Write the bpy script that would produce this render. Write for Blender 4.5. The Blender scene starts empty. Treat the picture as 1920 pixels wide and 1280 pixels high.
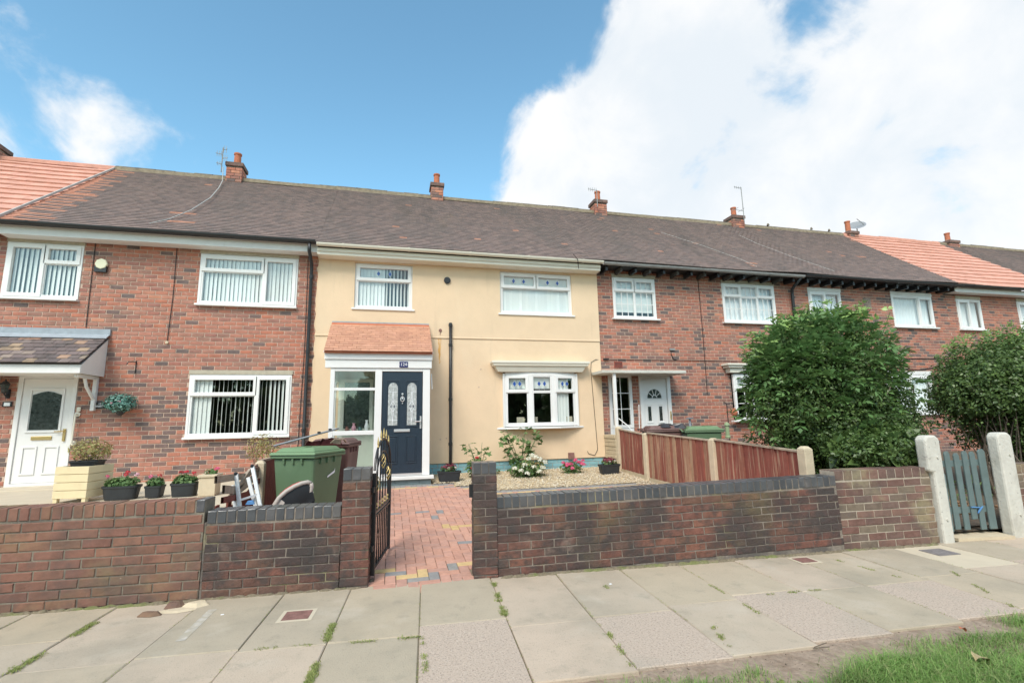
import bpy, bmesh, math, random
import numpy as np
from mathutils import Vector, Matrix
random.seed(7); rng = np.random.default_rng(7)
R = math.radians
scene = bpy.context.scene
C = scene.collection

# ------------------------------------------------------------------ camera
CAMZ = 1.43
RX = Vector((0.97034472, -0.24089283, -0.02004426))
RF = Vector((0.24089138, 0.95678489, 0.16289266))
RU = Vector((-0.02006163, -0.16289052, 0.98644017))
F = 906.4745 / 1920.0
cam_d = bpy.data.cameras.new("camera"); cam = bpy.data.objects.new("camera", cam_d); C.objects.link(cam)
cam_d.sensor_width = 36; cam_d.lens = F * 36; cam_d.clip_start = .05; cam_d.clip_end = 3000
m = Matrix.Identity(4)
for i in range(3):
    m[i][0] = RX[i]; m[i][1] = RU[i]; m[i][2] = -RF[i]
m[2][3] = CAMZ
cam.matrix_world = m
scene.camera = cam

def ray(px, py):
    u = (px - 960) / 906.4745; v = (640 - py) / 906.4745
    return (RX * u + RF + RU * v).normalized()
def proj(p):
    d = Vector(p) - Vector((0, 0, CAMZ)); f = d.dot(RF)
    if f <= .05: return None
    return 960 + 906.4745 * d.dot(RX) / f, 640 - 906.4745 * d.dot(RU) / f, d.length

# ------------------------------------------------------------------ world, sun, exposure
SKY_STRENGTH = .1
w = bpy.data.worlds.new("World"); scene.world = w; w.use_nodes = True
nt = w.node_tree; nt.nodes.clear()
def N(t, kind, **kw):
    n = t.nodes.new(kind)
    for k, v in kw.items(): setattr(n, k, v)
    return n
def mth(t, op, a, b=None, c=None, clamp=False):
    n = N(t, 'ShaderNodeMath', operation=op); n.use_clamp = clamp
    for i, v in enumerate((a, b, c)):
        if v is None: continue
        if isinstance(v, (int, float)): n.inputs[i].default_value = v
        else: t.links.new(v, n.inputs[i])
    return n.outputs[0]
def mapr(t, x, a, b, c, d, smooth=True):
    n = N(t, 'ShaderNodeMapRange')
    if smooth: n.interpolation_type = 'SMOOTHSTEP'
    t.links.new(x, n.inputs[0])
    for i, v in enumerate((a, b, c, d)): n.inputs[1 + i].default_value = v
    return n.outputs[0]
def mixc(t, f, a, b, blend='MIX'):
    n = N(t, 'ShaderNodeMix', data_type='RGBA', blend_type=blend)
    for s, v in ((0, f), (6, a), (7, b)):
        if isinstance(v, (int, float)): n.inputs[s].default_value = v
        elif isinstance(v, tuple): n.inputs[s].default_value = (*v[:3], 1)
        else: t.links.new(v, n.inputs[s])
    return n.outputs[2]
sky = N(nt, 'ShaderNodeTexSky', sky_type='NISHITA'); sky.sun_disc = False
sky.sun_elevation = R(42); sky.sun_rotation = R(200); sky.air_density = 1.0; sky.dust_density = .6; sky.ozone_density = 1.6
tc = N(nt, 'ShaderNodeTexCoord'); dirv = tc.outputs['Generated']
def noise(t, vec, scale, detail=6, rough=.55, dist=0.0):
    n = N(t, 'ShaderNodeTexNoise'); n.inputs['Scale'].default_value = scale
    n.inputs['Detail'].default_value = detail; n.inputs['Roughness'].default_value = rough
    n.inputs['Distortion'].default_value = dist
    t.links.new(vec, n.inputs['Vector']); return n.outputs[0]
def blob(px, py, deg, amp):
    d = ray(px, py)
    v = N(nt, 'ShaderNodeVectorMath', operation='DOT_PRODUCT'); nt.links.new(dirv, v.inputs[0]); v.inputs[1].default_value = d
    return mapr(nt, v.outputs['Value'], math.cos(R(deg)), math.cos(R(deg * .25)), 0, amp)
bias = None
for b in ((1330, 340, 24, .30), (1600, 300, 28, .34), (1800, 140, 24, .30), (1270, 110, 12, .30), (1430, 110, 12, .20), (110, 235, 16, .28), (120, 120, 9, .16), (20, 260, 10, .08), (260, 225, 7, .12),
          (560, 60, 32, -.60), (820, 90, 21, -.36), (1540, -70, 11, -.55), (1060, 20, 9, -.25), (300, 60, 14, -.15), (600, 345, 8, .12), (1080, 320, 14, .38), (1010, 330, 9, .20), (1150, 190, 9, .24), (1235, 70, 8, .22), (1330, 70, 8, .16), (1420, 215, 6, -.42), (1600, 195, 7, -.45), (1180, 300, 5, -.2), (1780, 330, 6, -.30), (1480, 60, 7, -.25)):
    o = blob(*b); bias = o if bias is None else mth(nt, 'ADD', bias, o)
n1 = noise(nt, dirv, 2.6, 9, .56, .25); n2 = noise(nt, dirv, 5.5, 9, .58, .4); n3 = noise(nt, dirv, 1.5, 3, .5)
dens = mth(nt, 'ADD', mth(nt, 'ADD', mth(nt, 'MULTIPLY_ADD', n1, 2.0, -1.0 + .56), mth(nt, 'MULTIPLY_ADD', n2, 1.7, -.85)), bias)
mask = mapr(nt, dens, .40, .84, 0, 1)
shade = mapr(nt, mth(nt, 'ADD', mth(nt, 'MULTIPLY', n2, .45), mth(nt, 'MULTIPLY', n1, .55)), .38, .58, 0, 1)
ccol = mixc(nt, shade, (.83, .885, .935), (1.0, 1.0, 1.0))
thin = mapr(nt, dens, .52, 1.0, .55, 1)
skyc = mixc(nt, 1.0, sky.outputs[0], (1.08, 1.43, 1.28), 'MULTIPLY')
skys = N(nt, 'ShaderNodeVectorMath', operation='SCALE'); nt.links.new(skyc, skys.inputs[0]); skys.inputs['Scale'].default_value = 1.0
CLOUD = 4.9
cs = N(nt, 'ShaderNodeVectorMath', operation='SCALE'); nt.links.new(ccol, cs.inputs[0]); cs.inputs['Scale'].default_value = CLOUD
fin = mixc(nt, mth(nt, 'MULTIPLY', mask, .96), skys.outputs[0], cs.outputs[0])
bg = N(nt, 'ShaderNodeBackground'); nt.links.new(fin, bg.inputs[0]); bg.inputs[1].default_value = SKY_STRENGTH
wo = N(nt, 'ShaderNodeOutputWorld'); nt.links.new(bg.outputs[0], wo.inputs[0])
sun_d = bpy.data.lights.new("sun", 'SUN'); sun = bpy.data.objects.new("sun", sun_d); C.objects.link(sun)
sun_d.energy = 1.6; sun_d.angle = R(24); sun_d.color = (1, .93, .83)
sdir = Vector((-.38, -.62, .80)).normalized()
sun.rotation_euler = sdir.to_track_quat('Z', 'Y').to_euler()
scene.render.engine = 'CYCLES'
scene.view_settings.view_transform = 'Standard'; scene.view_settings.look = 'None'
scene.view_settings.exposure = 1.08; scene.view_settings.gamma = 1
try: scene.cycles.max_bounces = 8; scene.cycles.transparent_max_bounces = 16
except Exception: pass

# ------------------------------------------------------------------ materials
MATS = {}
def material(name, cols, rough=.8, grain=(0, 0), bump=None, dirt=(), spec=.3, metal=0, ramp='LINEAR', transl=0, streak=None):
    """cols: one colour, or a list spread over the per-piece attribute 'var'.
    grain=(scale, amount); bump=(scale, strength); dirt: (colour, scale, lo, hi, strength[, vertical squash])"""
    mt = bpy.data.materials.new(name); mt.use_nodes = True; t = mt.node_tree
    p = t.nodes['Principled BSDF']; out = t.nodes['Material Output']
    geo = N(t, 'ShaderNodeNewGeometry'); pos = geo.outputs['Position']
    if isinstance(cols, list):
        at = N(t, 'ShaderNodeAttribute', attribute_name='var')
        r = N(t, 'ShaderNodeValToRGB'); r.color_ramp.interpolation = ramp
        el = r.color_ramp.elements; n = len(cols)
        while len(el) < n: el.new(.5)
        for i, c in enumerate(cols):
            el[i].position = i / (n - 1) if ramp == 'LINEAR' else i / n
            el[i].color = (*c, 1)
        t.links.new(at.outputs['Fac'], r.inputs[0]); col = r.outputs[0]
    else:
        rgb = N(t, 'ShaderNodeRGB'); rgb.outputs[0].default_value = (*cols, 1); col = rgb.outputs[0]
    def scaled(sc):
        mp = N(t, 'ShaderNodeMapping'); t.links.new(pos, mp.inputs[0]); mp.inputs['Scale'].default_value = sc; return mp.outputs[0]
    if grain[1]:
        f = noise(t, pos, grain[0], 5, .6)
        k = mapr(t, f, .25, .75, 1 - grain[1], 1 + grain[1], False)
        vm = N(t, 'ShaderNodeVectorMath', operation='SCALE'); t.links.new(col, vm.inputs[0]); t.links.new(k, vm.inputs['Scale']); col = vm.outputs[0]
    for d in dirt:
        c, sc, lo, hi, st = d[:5]; sq = d[5] if len(d) > 5 else (1, 1, 1)
        f = noise(t, scaled(sq), sc, 6, .6)
        col = mixc(t, mapr(t, f, lo, hi, 0, st), col, c)
    t.links.new(col, p.inputs['Base Color'])
    p.inputs['Roughness'].default_value = rough; p.inputs['Metallic'].default_value = metal
    p.inputs['Specular IOR Level'].default_value = spec
    if bump:
        b = N(t, 'ShaderNodeBump'); b.inputs['Distance'].default_value = .01; b.inputs['Strength'].default_value = bump[1]
        t.links.new(noise(t, scaled(bump[2]) if len(bump) > 2 else pos, bump[0], 6, .6), b.inputs['Height']); t.links.new(b.outputs[0], p.inputs['Normal'])
    if transl:
        tr = N(t, 'ShaderNodeBsdfTranslucent'); t.links.new(col, tr.inputs[0]); mx = N(t, 'ShaderNodeMixShader'); mx.inputs[0].default_value = transl
        t.links.new(p.outputs[0], mx.inputs[1]); t.links.new(tr.outputs[0], mx.inputs[2]); t.links.new(mx.outputs[0], out.inputs[0])
    MATS[name] = mt; return mt
def ink(c, k): return tuple(v * k for v in c)
RED = (.43, .195, .145); ORG = (.53, .235, .15); PUR = (.33, .155, .125); DRK = (.145, .115, .11); BRN = (.32, .175, .135)
M_fbrick = material('facade_brick', [ORG, RED, (.46, .175, .115), RED, BRN, PUR, (.38, .155, .115), (.21, .135, .12), DRK], .88, (9, .2), (60, .5),
                    dirt=((( .62, .50, .44), 5, .68, .8, .35), ((.10, .07, .07), 30, .58, .75, .3)))
M_fmort = material('pale_mortar', (.56, .41, .325), .95, (20, .15), (80, .4))
M_wbrick = material('wall_brick', [(.20, .088, .066), (.155, .075, .060), (.225, .105, .075), (.13, .07, .058), (.175, .095, .068), (.11, .07, .06)], .9, (14, .28), (38, .9),
                    dirt=(((.055, .050, .050), 1.5, .42, .60, .8), ((.06, .055, .053), 9, .48, .64, .65), ((.24, .19, .085), 1.1, .54, .72, .4), ((.75, .72, .68), 46, .72, .76, .8), ((.42, .30, .24), 3.3, .62, .76, .35)))
M_nbrick = material('neighbour_wall_brick', [(.255, .128, .093), (.22, .11, .085), (.275, .142, .098), (.195, .102, .08), (.25, .138, .092)], .9, (10, .2), (30, .5),
                    dirt=(((.10, .08, .075), 1.3, .47, .66, .65), ((.27, .225, .11), 1.4, .48, .70, .5), ((.11, .09, .08), 7, .52, .7, .4), ((.72, .62, .58), 24, .70, .78, .4)))
M_obrick = material('old_wall_brick', [(.20, .105, .085), (.16, .10, .085), (.24, .14, .11), (.15, .105, .09), (.22, .175, .13)], .9, (12, .25), (30, .7),
                    dirt=(((.36, .32, .19), 1.6, .52, .66, .6), ((.07, .06, .06), 3, .52, .68, .5)))
M_wmort = material('dark_mortar', (.255, .215, .18), .95, (18, .3), (60, .6), dirt=(((.10, .09, .085), 2.5, .40, .58, .75), ((.42, .38, .16), 2.0, .56, .7, .4)))
M_nmort = material('grey_mortar', (.225, .195, .155), .95, (18, .25), (60, .6), dirt=(((.09, .085, .08), 3, .45, .6, .6),))
M_blue = material('blue_engineering_brick', [(.072, .077, .085), (.095, .10, .108), (.062, .066, .074), (.12, .115, .115), (.082, .085, .095)], .32, (12, .2), (40, .15), spec=.8,
                  dirt=(((.40, .34, .32), 5, .6, .8, .3),))
M_patch = material('old_mortar_patch', (.30, .24, .20), .95, (20, .3), dirt=(((.12, .09, .08), 9, .45, .6, .8),))
M_corb = material('corbel_brick', (.20, .125, .105), .9, (9, .3), (30, .6), dirt=(((.10, .08, .075), 5, .45, .65, .6),))
M_bluetop = material('cap_mortar', (.42, .36, .31), .95, (20, .2), (50, .5))
M_render = material('cream_render', (.76, .575, .395), .92, (2.2, .05), (34, .35),
                    dirt=(((.64, .48, .32), .9, .5, .75, .45), ((.78, .63, .46), 1.6, .58, .75, .35, (1, 1, .35)), ((.50, .38, .26), 5, .58, .78, .32, (1, 1, .12)),))
M_upvc = material('white_upvc', (.80, .79, .775), .35, (3, .02), spec=.5)
M_white = material('white_paint', (.76, .75, .73), .55, (5, .05), (20, .1), dirt=(((.5, .5, .46), 4, .6, .8, .25),))
M_creamp = material('cream_plastic', (.74, .70, .60), .45, (4, .04), spec=.4)
M_timber = material('cream_lintel', (.47, .42, .33), .9, (12, .15), (50, .3))
M_black = material('black_plastic', (.022, .023, .026), .4, (8, .1), spec=.5)
M_grey = material('grey_gutter', (.30, .30, .295), .6, (6, .2), dirt=(((.16, .16, .15), 4, .5, .7, .5),))
M_gutd = material('soot_dark_wood', (.07, .065, .06), .8, (8, .2))  # very dark brown for the rafter feet
M_lead = material('lead_flashing', (.33, .37, .41), .55, (9, .15), (14, .5), spec=.5)
def roofmat(name, cols, extra=()):
    return material(name, cols, .9, (7, .14), (40, .4), dirt=extra)
M_roof = roofmat('weathered_tile', [(.215, .165, .155), (.255, .19, .175), (.19, .15, .142), (.28, .205, .185), (.235, .175, .16), (.175, .142, .136), (.60, .29, .20)],
                 (((.155, .138, .128), .55, .45, .7, .5, (1, .35, .35)), ((.24, .175, .11), .9, .60, .8, .3, (1, .4, .4)), ((.36, .31, .21), 13, .62, .74, .4), ((.10, .09, .085), 1.4, .55, .75, .4, (1, .25, .25))))
M_redt = roofmat('red_concrete_tile', [(.60, .31, .24), (.66, .345, .265), (.56, .285, .215), (.63, .335, .26)], (((.48, .23, .16), 1.2, .5, .8, .5),))
M_cantile = roofmat('canopy_red_tile', [(.50, .26, .175), (.56, .295, .195), (.46, .235, .16), (.60, .32, .22)], ())
M_oldtile = roofmat('canopy_old_tile', [(.16, .125, .12), (.22, .17, .165), (.12, .10, .10), (.28, .22, .20), (.36, .29, .20), (.42, .24, .18)], (((.07, .065, .06), 4, .5, .65, .5),))
M_ridge = material('ridge_tile', [(.15, .125, .10), (.19, .155, .12), (.13, .11, .09)], .95, (12, .3), (40, .6), dirt=(((.34, .31, .16), 6, .5, .7, .5),))
M_rmort = material('ridge_mortar', (.27, .22, .16), .95, (10, .3))
M_pot = material('terracotta_pot', (.46, .155, .085), .8, (8, .15))
M_blinds = material('blind_fabric', [(.80, .82, .80), (.86, .87, .86), (.74, .76, .75)], .9)
M_net = material('white_net', (.88, .90, .92), .95)
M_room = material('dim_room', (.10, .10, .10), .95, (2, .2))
M_hall = material('pale_hall', (.60, .63, .56), .9, (2, .04))
M_navy = material('navy_door', (.020, .034, .052), .35, (30, .12), (90, .15), spec=.5)
M_brass = material('brass', (.62, .46, .20), .35, metal=.7)
M_chrome = material('satin_chrome', (.78, .78, .78), .3, metal=.6)
M_leadglass = material('obscure_glass', (.42, .44, .43), .25, (26, .5), (60, .9), spec=.7)
M_dglass = material('dark_etched_glass', (.045, .055, .052), .12, (14, .8), (30, .2), spec=.8, dirt=(((.30, .33, .31), 16, .64, .72, .5),))
M_bluegl = material('blue_lozenge', (.03, .09, .34), .2, spec=.6)
M_iron = material('black_iron', (.018, .018, .020), .45, spec=.5)
M_gold = material('gold_paint', (.66, .50, .22), .4, metal=.5)
M_plinth = material('blue_painted_brick', [(.22, .42, .47), (.25, .46, .51), (.20, .38, .43)], .6, (9, .1), (30, .5), dirt=(((.28, .33, .34), 3, .6, .75, .5),))
M_plinth2 = material('grey_painted_brick', [(.24, .31, .33), (.27, .34, .36)], .7, (9, .1), (30, .5))
M_pave = material('block_paver', [(.54, .29, .215), (.57, .315, .235), (.50, .27, .205), (.55, .305, .235), (.49, .28, .22), (.58, .40, .19), (.62, .44, .22), (.30, .285, .27), (.27, .26, .255)], .9, (16, .14), (80, .5), ramp='CONSTANT',
                  dirt=(((.36, .28, .21), 2.2, .55, .75, .35),))
M_sand = material('jointing_sand', (.235, .185, .135), .98, (30, .3), (80, .6))
M_slab = material('paving_slab', [(.45, .375, .275), (.485, .40, .298), (.425, .36, .272), (.53, .425, .33), (.465, .39, .30)], .93, (3, .06), (120, .35),
                  dirt=(((.30, .265, .205), .9, .44, .70, .6), ((.56, .49, .40), 1.6, .52, .72, .45), ((.29, .26, .20), 5, .54, .72, .4), ((.24, .21, .17), 80, .56, .68, .4), ((.19, .17, .14), 14, .72, .76, .5), ((.66, .6, .5), 11, .72, .78, .35)))
M_aggr = material('aggregate_slab', (.51, .41, .33), .95, (60, .12), (90, .7),
                  dirt=(((.27, .21, .18), 75, .53, .62, .65), ((.68, .60, .52), 90, .58, .66, .6), ((.36, .33, .27), 1.1, .5, .7, .35)))
M_bslab = material('new_concrete', (.58, .50, .38), .93, (5, .06), (100, .3))
M_slabl = material('pale_smear', (.50, .46, .40), .9, (20, .3), dirt=(((.42, .37, .29), 12, .4, .6, 1),))
M_joint = material('slab_joint_dirt', (.20, .165, .115), .98, (40, .35), (60, .6), dirt=(((.16, .20, .05), 3, .5, .62, .6),))
M_soil = material('bare_soil', (.33, .25, .19), .98, (30, .3), (50, 1), dirt=(((.24, .17, .12), 5, .5, .65, .6), ((.44, .35, .27), 12, .58, .7, .5)))
M_lawn = material('verge_turf', (.11, .14, .05), .98, (30, .4), (60, 1), dirt=(((.16, .12, .07), 6, .5, .65, .7),))
M_earth = material('garden_soil', (.14, .105, .075), .98, (20, .4), (40, 1))
M_stone = material('pebble', [(.62, .50, .33), (.70, .60, .44), (.52, .40, .26), (.74, .67, .55), (.45, .37, .29), (.60, .46, .28)], .85, (30, .15))
M_grass = material('grass_blade', [(.16, .30, .07), (.23, .39, .10), (.30, .46, .14), (.19, .34, .08), (.45, .47, .22), (.14, .26, .06)], .6, (2, .25), transl=.35)
M_weed = material('joint_weed', [(.22, .31, .08), (.36, .37, .14), (.28, .34, .10)], .7, transl=.3)
M_leafA = material('elder_leaf', [(.085, .17, .055), (.12, .23, .075), (.16, .285, .095), (.10, .20, .065), (.25, .40, .12), (.36, .52, .16)], .42, (3, .2), transl=.28, spec=.5)
M_leafB = material('hedge_leaf', [(.065, .12, .038), (.10, .165, .048), (.145, .225, .062), (.08, .14, .042), (.26, .37, .10), (.10, .13, .045)], .42, (3, .2), transl=.25, spec=.5)
M_leafdead = material('dead_leaf', [(.36, .22, .13), (.46, .30, .19), (.28, .17, .10)], .8, transl=.2)
M_bark = material('bark', (.17, .135, .105), .95, (30, .3), (50, .8))
M_leafC = material('shrub_leaf', [(.10, .19, .07), (.15, .25, .09), (.22, .33, .13), (.07, .145, .05)], .6, (4, .2), transl=.35)
M_leafY = material('yellowing_leaf', [(.40, .38, .15), (.50, .45, .20), (.33, .33, .12), (.48, .30, .16), (.26, .30, .11)], .7, transl=.35)
M_leafT = material('teal_plastic_leaf', [(.10, .25, .20), (.16, .34, .28), (.28, .46, .40), (.07, .18, .15)], .6, transl=.2)
M_petalP = material('pink_petal', [(.80, .13, .28), (.88, .22, .38), (.72, .08, .20)], .6, transl=.3)
M_petalR = material('red_petal', [(.62, .04, .06), (.75, .08, .10), (.50, .02, .04)], .6, transl=.3)
M_petalW = material('white_petal', [(.80, .78, .66), (.86, .85, .78), (.74, .74, .56)], .6, transl=.3)
M_petalM = material('maroon_petal', [(.20, .035, .06), (.30, .06, .09), (.14, .03, .05)], .6, transl=.2)
M_petalL = material('light_pink_petal', [(.80, .45, .55), (.86, .56, .64)], .6, transl=.3)
M_planter = material('cream_planter_wood', (.72, .60, .38), .7, (6, .06), (30, .2, (1, 1, 6)))
M_potb = material('black_pot', (.030, .033, .037), .5, (10, .15), spec=.4)
M_conc = material('concrete_post', (.60, .50, .36), .92, (10, .1), (50, .5), dirt=(((.40, .33, .24), 3, .56, .74, .4), ((.72, .66, .52), 12, .62, .74, .3)))
M_gboard = material('gravel_board', (.55, .45, .31), .92, (8, .1), (14, 1.2, (1, 1, 3)), dirt=(((.38, .31, .22), 5, .55, .7, .5),))
M_fence = material('red_fence_board', [(.26, .078, .058), (.30, .10, .075), (.225, .068, .052), (.34, .15, .10), (.42, .28, .18), (.27, .085, .062)], .85, (16, .15), (24, .8, (6, 6, .4)),
                   dirt=(((.56, .42, .29), 9, .52, .67, .65, (3, 3, .14)), ((.16, .05, .04), 5, .5, .7, .4, (3, 3, .2))))
M_fencec = material('fence_capping', (.42, .34, .26), .9, (12, .3), (30, .6))
M_greyw = material('weathered_grey_wood', (.38, .30, .23), .92, (10, .3), (22, 1, (1, 3, 3)), dirt=(((.30, .12, .09), 4, .5, .66, .6),))
M_redw = material('dark_red_wood', (.20, .06, .045), .85, (12, .3), (22, .6, (4, 4, .5)), dirt=(((.08, .04, .035), 3, .5, .7, .6),))
M_bing = material('green_bin_plastic', (.115, .185, .105), .5, (4, .08), (12, .1), spec=.4, dirt=(((.16, .25, .15), 1.6, .5, .7, .4),))
M_binl = material('green_lid_plastic', (.16, .255, .135), .5, (4, .08), spec=.4)
M_binb = material('brown_bin_plastic', (.16, .085, .075), .5, (4, .1), spec=.4, dirt=(((.24, .17, .16), 2, .5, .7, .5),))
M_bag = material('black_bag', (.03, .03, .035), .3, spec=.6)
M_greyl = material('grey_board', (.26, .28, .32), .45, (5, .1), spec=.5)
M_maroon = material('maroon_fabric', (.17, .04, .04), .9, (20, .2))
M_alu = material('aluminium', (.78, .79, .80), .4, metal=.2)
M_seatg = material('beige_shell', (.47, .41, .37), .5)
M_seatr = material('red_cushion', (.68, .10, .10), .9)
M_gate = material('grey_green_paint', (.135, .185, .185), .6, (8, .12), (20, .3), dirt=(((.25, .27, .25), 9, .6, .72, .4),))
M_wpost = material('whitewashed_concrete', (.62, .60, .54), .9, (6, .08), (26, .8), dirt=(((.36, .34, .30), 3, .50, .70, .6), ((.20, .19, .17), 22, .62, .72, .6), ((.45, .42, .33), 1.3, .5, .7, .4)))
M_rust = material('rust_stain', (.62, .37, .14), .9)
M_terr = material('air_brick', (.28, .07, .05), .8)
M_cable = material('dark_cable', (.035, .03, .03), .6)
M_pcable = material('pale_cable', (.45, .44, .42), .6)
M_alarm = material('alarm_box', (.78, .76, .56), .5)
M_bluep = material('blue_plaque', (.03, .03, .13), .3, spec=.5)
M_rope = material('blue_rope', (.10, .25, .50), .8)
M_dish = material('grey_dish', (.26, .27, .29), .6)
M_greeng = material('feeder_green', (.30, .38, .22), .4)
M_purple = material('purple_ball', (.28, .24, .42), .4)
M_teal = material('teal_panel', (.08, .16, .16), .7, (6, .2), dirt=(((.2, .3, .26), 3, .5, .7, .5),))
M_aqua = material('steel_cover', (.22, .20, .20), .6, (20, .3), (60, .8))
M_rustc = material('rusty_cover', (.25, .13, .11), .8, (20, .3), (60, .8))
def glassmat(name='window_glass', tint=(1, 1, 1), rough=.02, base=.0):
    mt = bpy.data.materials.new(name); mt.use_nodes = True; t = mt.node_tree; t.nodes.clear()
    tr = N(t, 'ShaderNodeBsdfTransparent'); tr.inputs[0].default_value = (*tint, 1)
    gl = N(t, 'ShaderNodeBsdfGlossy'); gl.inputs['Roughness'].default_value = rough
    ge = N(t, 'ShaderNodeNewGeometry'); dt = N(t, 'ShaderNodeVectorMath', operation='DOT_PRODUCT'); t.links.new(ge.outputs['Incoming'], dt.inputs[0]); t.links.new(ge.outputs['Normal'], dt.inputs[1])
    c_ = mth(t, 'SUBTRACT', 1.0, mth(t, 'ABSOLUTE', dt.outputs['Value'])); k = mth(t, 'MULTIPLY_ADD', mth(t, 'POWER', c_, 5.0), .92 - base, .06 + base, clamp=True)
    mx = N(t, 'ShaderNodeMixShader'); t.links.new(k, mx.inputs[0]); t.links.new(tr.outputs[0], mx.inputs[1]); t.links.new(gl.outputs[0], mx.inputs[2])
    o = N(t, 'ShaderNodeOutputMaterial'); t.links.new(mx.outputs[0], o.inputs[0]); return mt
M_glass = glassmat('window_glass', (.94, .97, .96), .02, .035)

# ------------------------------------------------------------------ building helpers
WO = {}
def tag(o, label=None, cat=None, group=None, kind=None):
    if label: o['label'] = label
    if cat: o['category'] = cat
    if group: o['group'] = group
    if kind: o['kind'] = kind
    return o
def thing(name, label, cat, loc, group=None):
    o = bpy.data.objects.new(name, None); C.objects.link(o); o.empty_display_size = .2
    o.location = loc; WO[o.name] = Vector(loc)
    return tag(o, label, cat, group)
def place(o, origin, parent):
    origin = Vector(origin); WO[o.name] = origin
    if parent is not None:
        o.parent = parent; o.location = origin - WO[parent.name]
    else: o.location = origin
class MB:
    def __init__(s): s.v = []; s.f = []; s.var = []; s.mi = []
    def add(s, vs, fs, var=0, mi=0):
        b = len(s.v); s.v += [tuple(v) for v in vs]; s.f += [tuple(i + b for i in f) for f in fs]
        s.var += [var] * len(fs); s.mi += [mi] * len(fs)
    def box(s, x0, x1, y0, y1, z0, z1, var=0, mi=0):
        s.add([(x, y, z) for z in (z0, z1) for y in (y0, y1) for x in (x0, x1)],
              [(0, 2, 3, 1), (4, 5, 7, 6), (0, 1, 5, 4), (2, 6, 7, 3), (0, 4, 6, 2), (1, 3, 7, 5)], var, mi)
    def fbox(s, O, U, V, W, u0, u1, v0, v1, w0, w1, var=0, mi=0):
        O, U, V, W = map(Vector, (O, U, V, W))
        s.add([O + U * a + V * b + W * c for c in (w0, w1) for b in (v0, v1) for a in (u0, u1)],
              [(0, 2, 3, 1), (4, 5, 7, 6), (0, 1, 5, 4), (2, 6, 7, 3), (0, 4, 6, 2), (1, 3, 7, 5)], var, mi)
    def ring(s, O, U, V, W, u0, u1, v0, v1, t, w0, w1, var=0, mi=0):
        """rectangular frame in the U,V plane from depth w0 to w1"""
        O, U, V, W = map(Vector, (O, U, V, W)); vs = []
        for w_ in (w0, w1):
            for (a, b) in ((u0, v0), (u1, v0), (u1, v1), (u0, v1)): vs.append(O + U * a + V * b + W * w_)
            for (a, b) in ((u0 + t, v0 + t), (u1 - t, v0 + t), (u1 - t, v1 - t), (u0 + t, v1 - t)): vs.append(O + U * a + V * b + W * w_)
        fs = []
        for i in range(4):
            j = (i + 1) % 4
            fs += [(i, j, 4 + j, 4 + i), (8 + i, 12 + i, 12 + j, 8 + j), (i, 8 + i, 8 + j, j), (4 + i, 4 + j, 12 + j, 12 + i)]
        s.add(vs, fs, var, mi)
    def cyl(s, p0, p1, r0, r1=None, n=10, cap=True, var=0, mi=0):
        r1 = r0 if r1 is None else r1; p0 = Vector(p0); p1 = Vector(p1); d = (p1 - p0).normalized()
        a = d.orthogonal().normalized(); b = d.cross(a); vs = []
        for p, r in ((p0, r0), (p1, r1)):
            for i in range(n):
                t = 2 * math.pi * i / n; vs.append(p + a * (r * math.cos(t)) + b * (r * math.sin(t)))
        fs = [(i, (i + 1) % n, n + (i + 1) % n, n + i) for i in range(n)]
        if cap: fs += [tuple(range(n))[::-1], tuple(range(n, 2 * n))]
        s.add(vs, fs, var, mi)
    def tube(s, pts, r, n=6, var=0, mi=0):
        pts = [Vector(p) for p in pts]; rings = []; a = None
        for i, p in enumerate(pts):
            d = (pts[min(i + 1, len(pts) - 1)] - pts[max(i - 1, 0)]).normalized()
            a = d.orthogonal().normalized() if a is None else (a - d * a.dot(d)).normalized()
            b = d.cross(a); rr = r[i] if isinstance(r, (list, tuple)) else r
            rings.append([p + a * (rr * math.cos(2 * math.pi * k / n)) + b * (rr * math.sin(2 * math.pi * k / n)) for k in range(n)])
        vs = [v for q in rings for v in q]; fs = []
        for i in range(len(pts) - 1):
            for k in range(n): fs.append((i * n + k, i * n + (k + 1) % n, (i + 1) * n + (k + 1) % n, (i + 1) * n + k))
        fs += [tuple(range(n))[::-1], tuple(range((len(pts) - 1) * n, len(pts) * n))]
        s.add(vs, fs, var, mi)
    def lathe(s, c, prof, n=16, var=0, mi=0, sx=1, sy=1):
        c = Vector(c); vs = []
        for r, z in prof:
            for k in range(n): vs.append(c + Vector((r * sx * math.cos(2 * math.pi * k / n), r * sy * math.sin(2 * math.pi * k / n), z)))
        fs = [(i * n + k, i * n + (k + 1) % n, (i + 1) * n + (k + 1) % n, (i + 1) * n + k) for i in range(len(prof) - 1) for k in range(n)]
        fs += [tuple(range(n))[::-1], tuple(range((len(prof) - 1) * n, len(prof) * n))]
        s.add(vs, fs, var, mi)
    def prism(s, poly, ext, var=0, mi=0):
        poly = [Vector(p) for p in poly]; e = Vector(ext); n = len(poly)
        s.add(poly + [p + e for p in poly], [tuple(range(n))[::-1], tuple(range(n, 2 * n))] + [(i, (i + 1) % n, n + (i + 1) % n, n + i) for i in range(n)], var, mi)
    def xf(s, i0, M):
        for i in range(i0, len(s.v)): s.v[i] = tuple(M @ Vector(s.v[i]))
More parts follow.
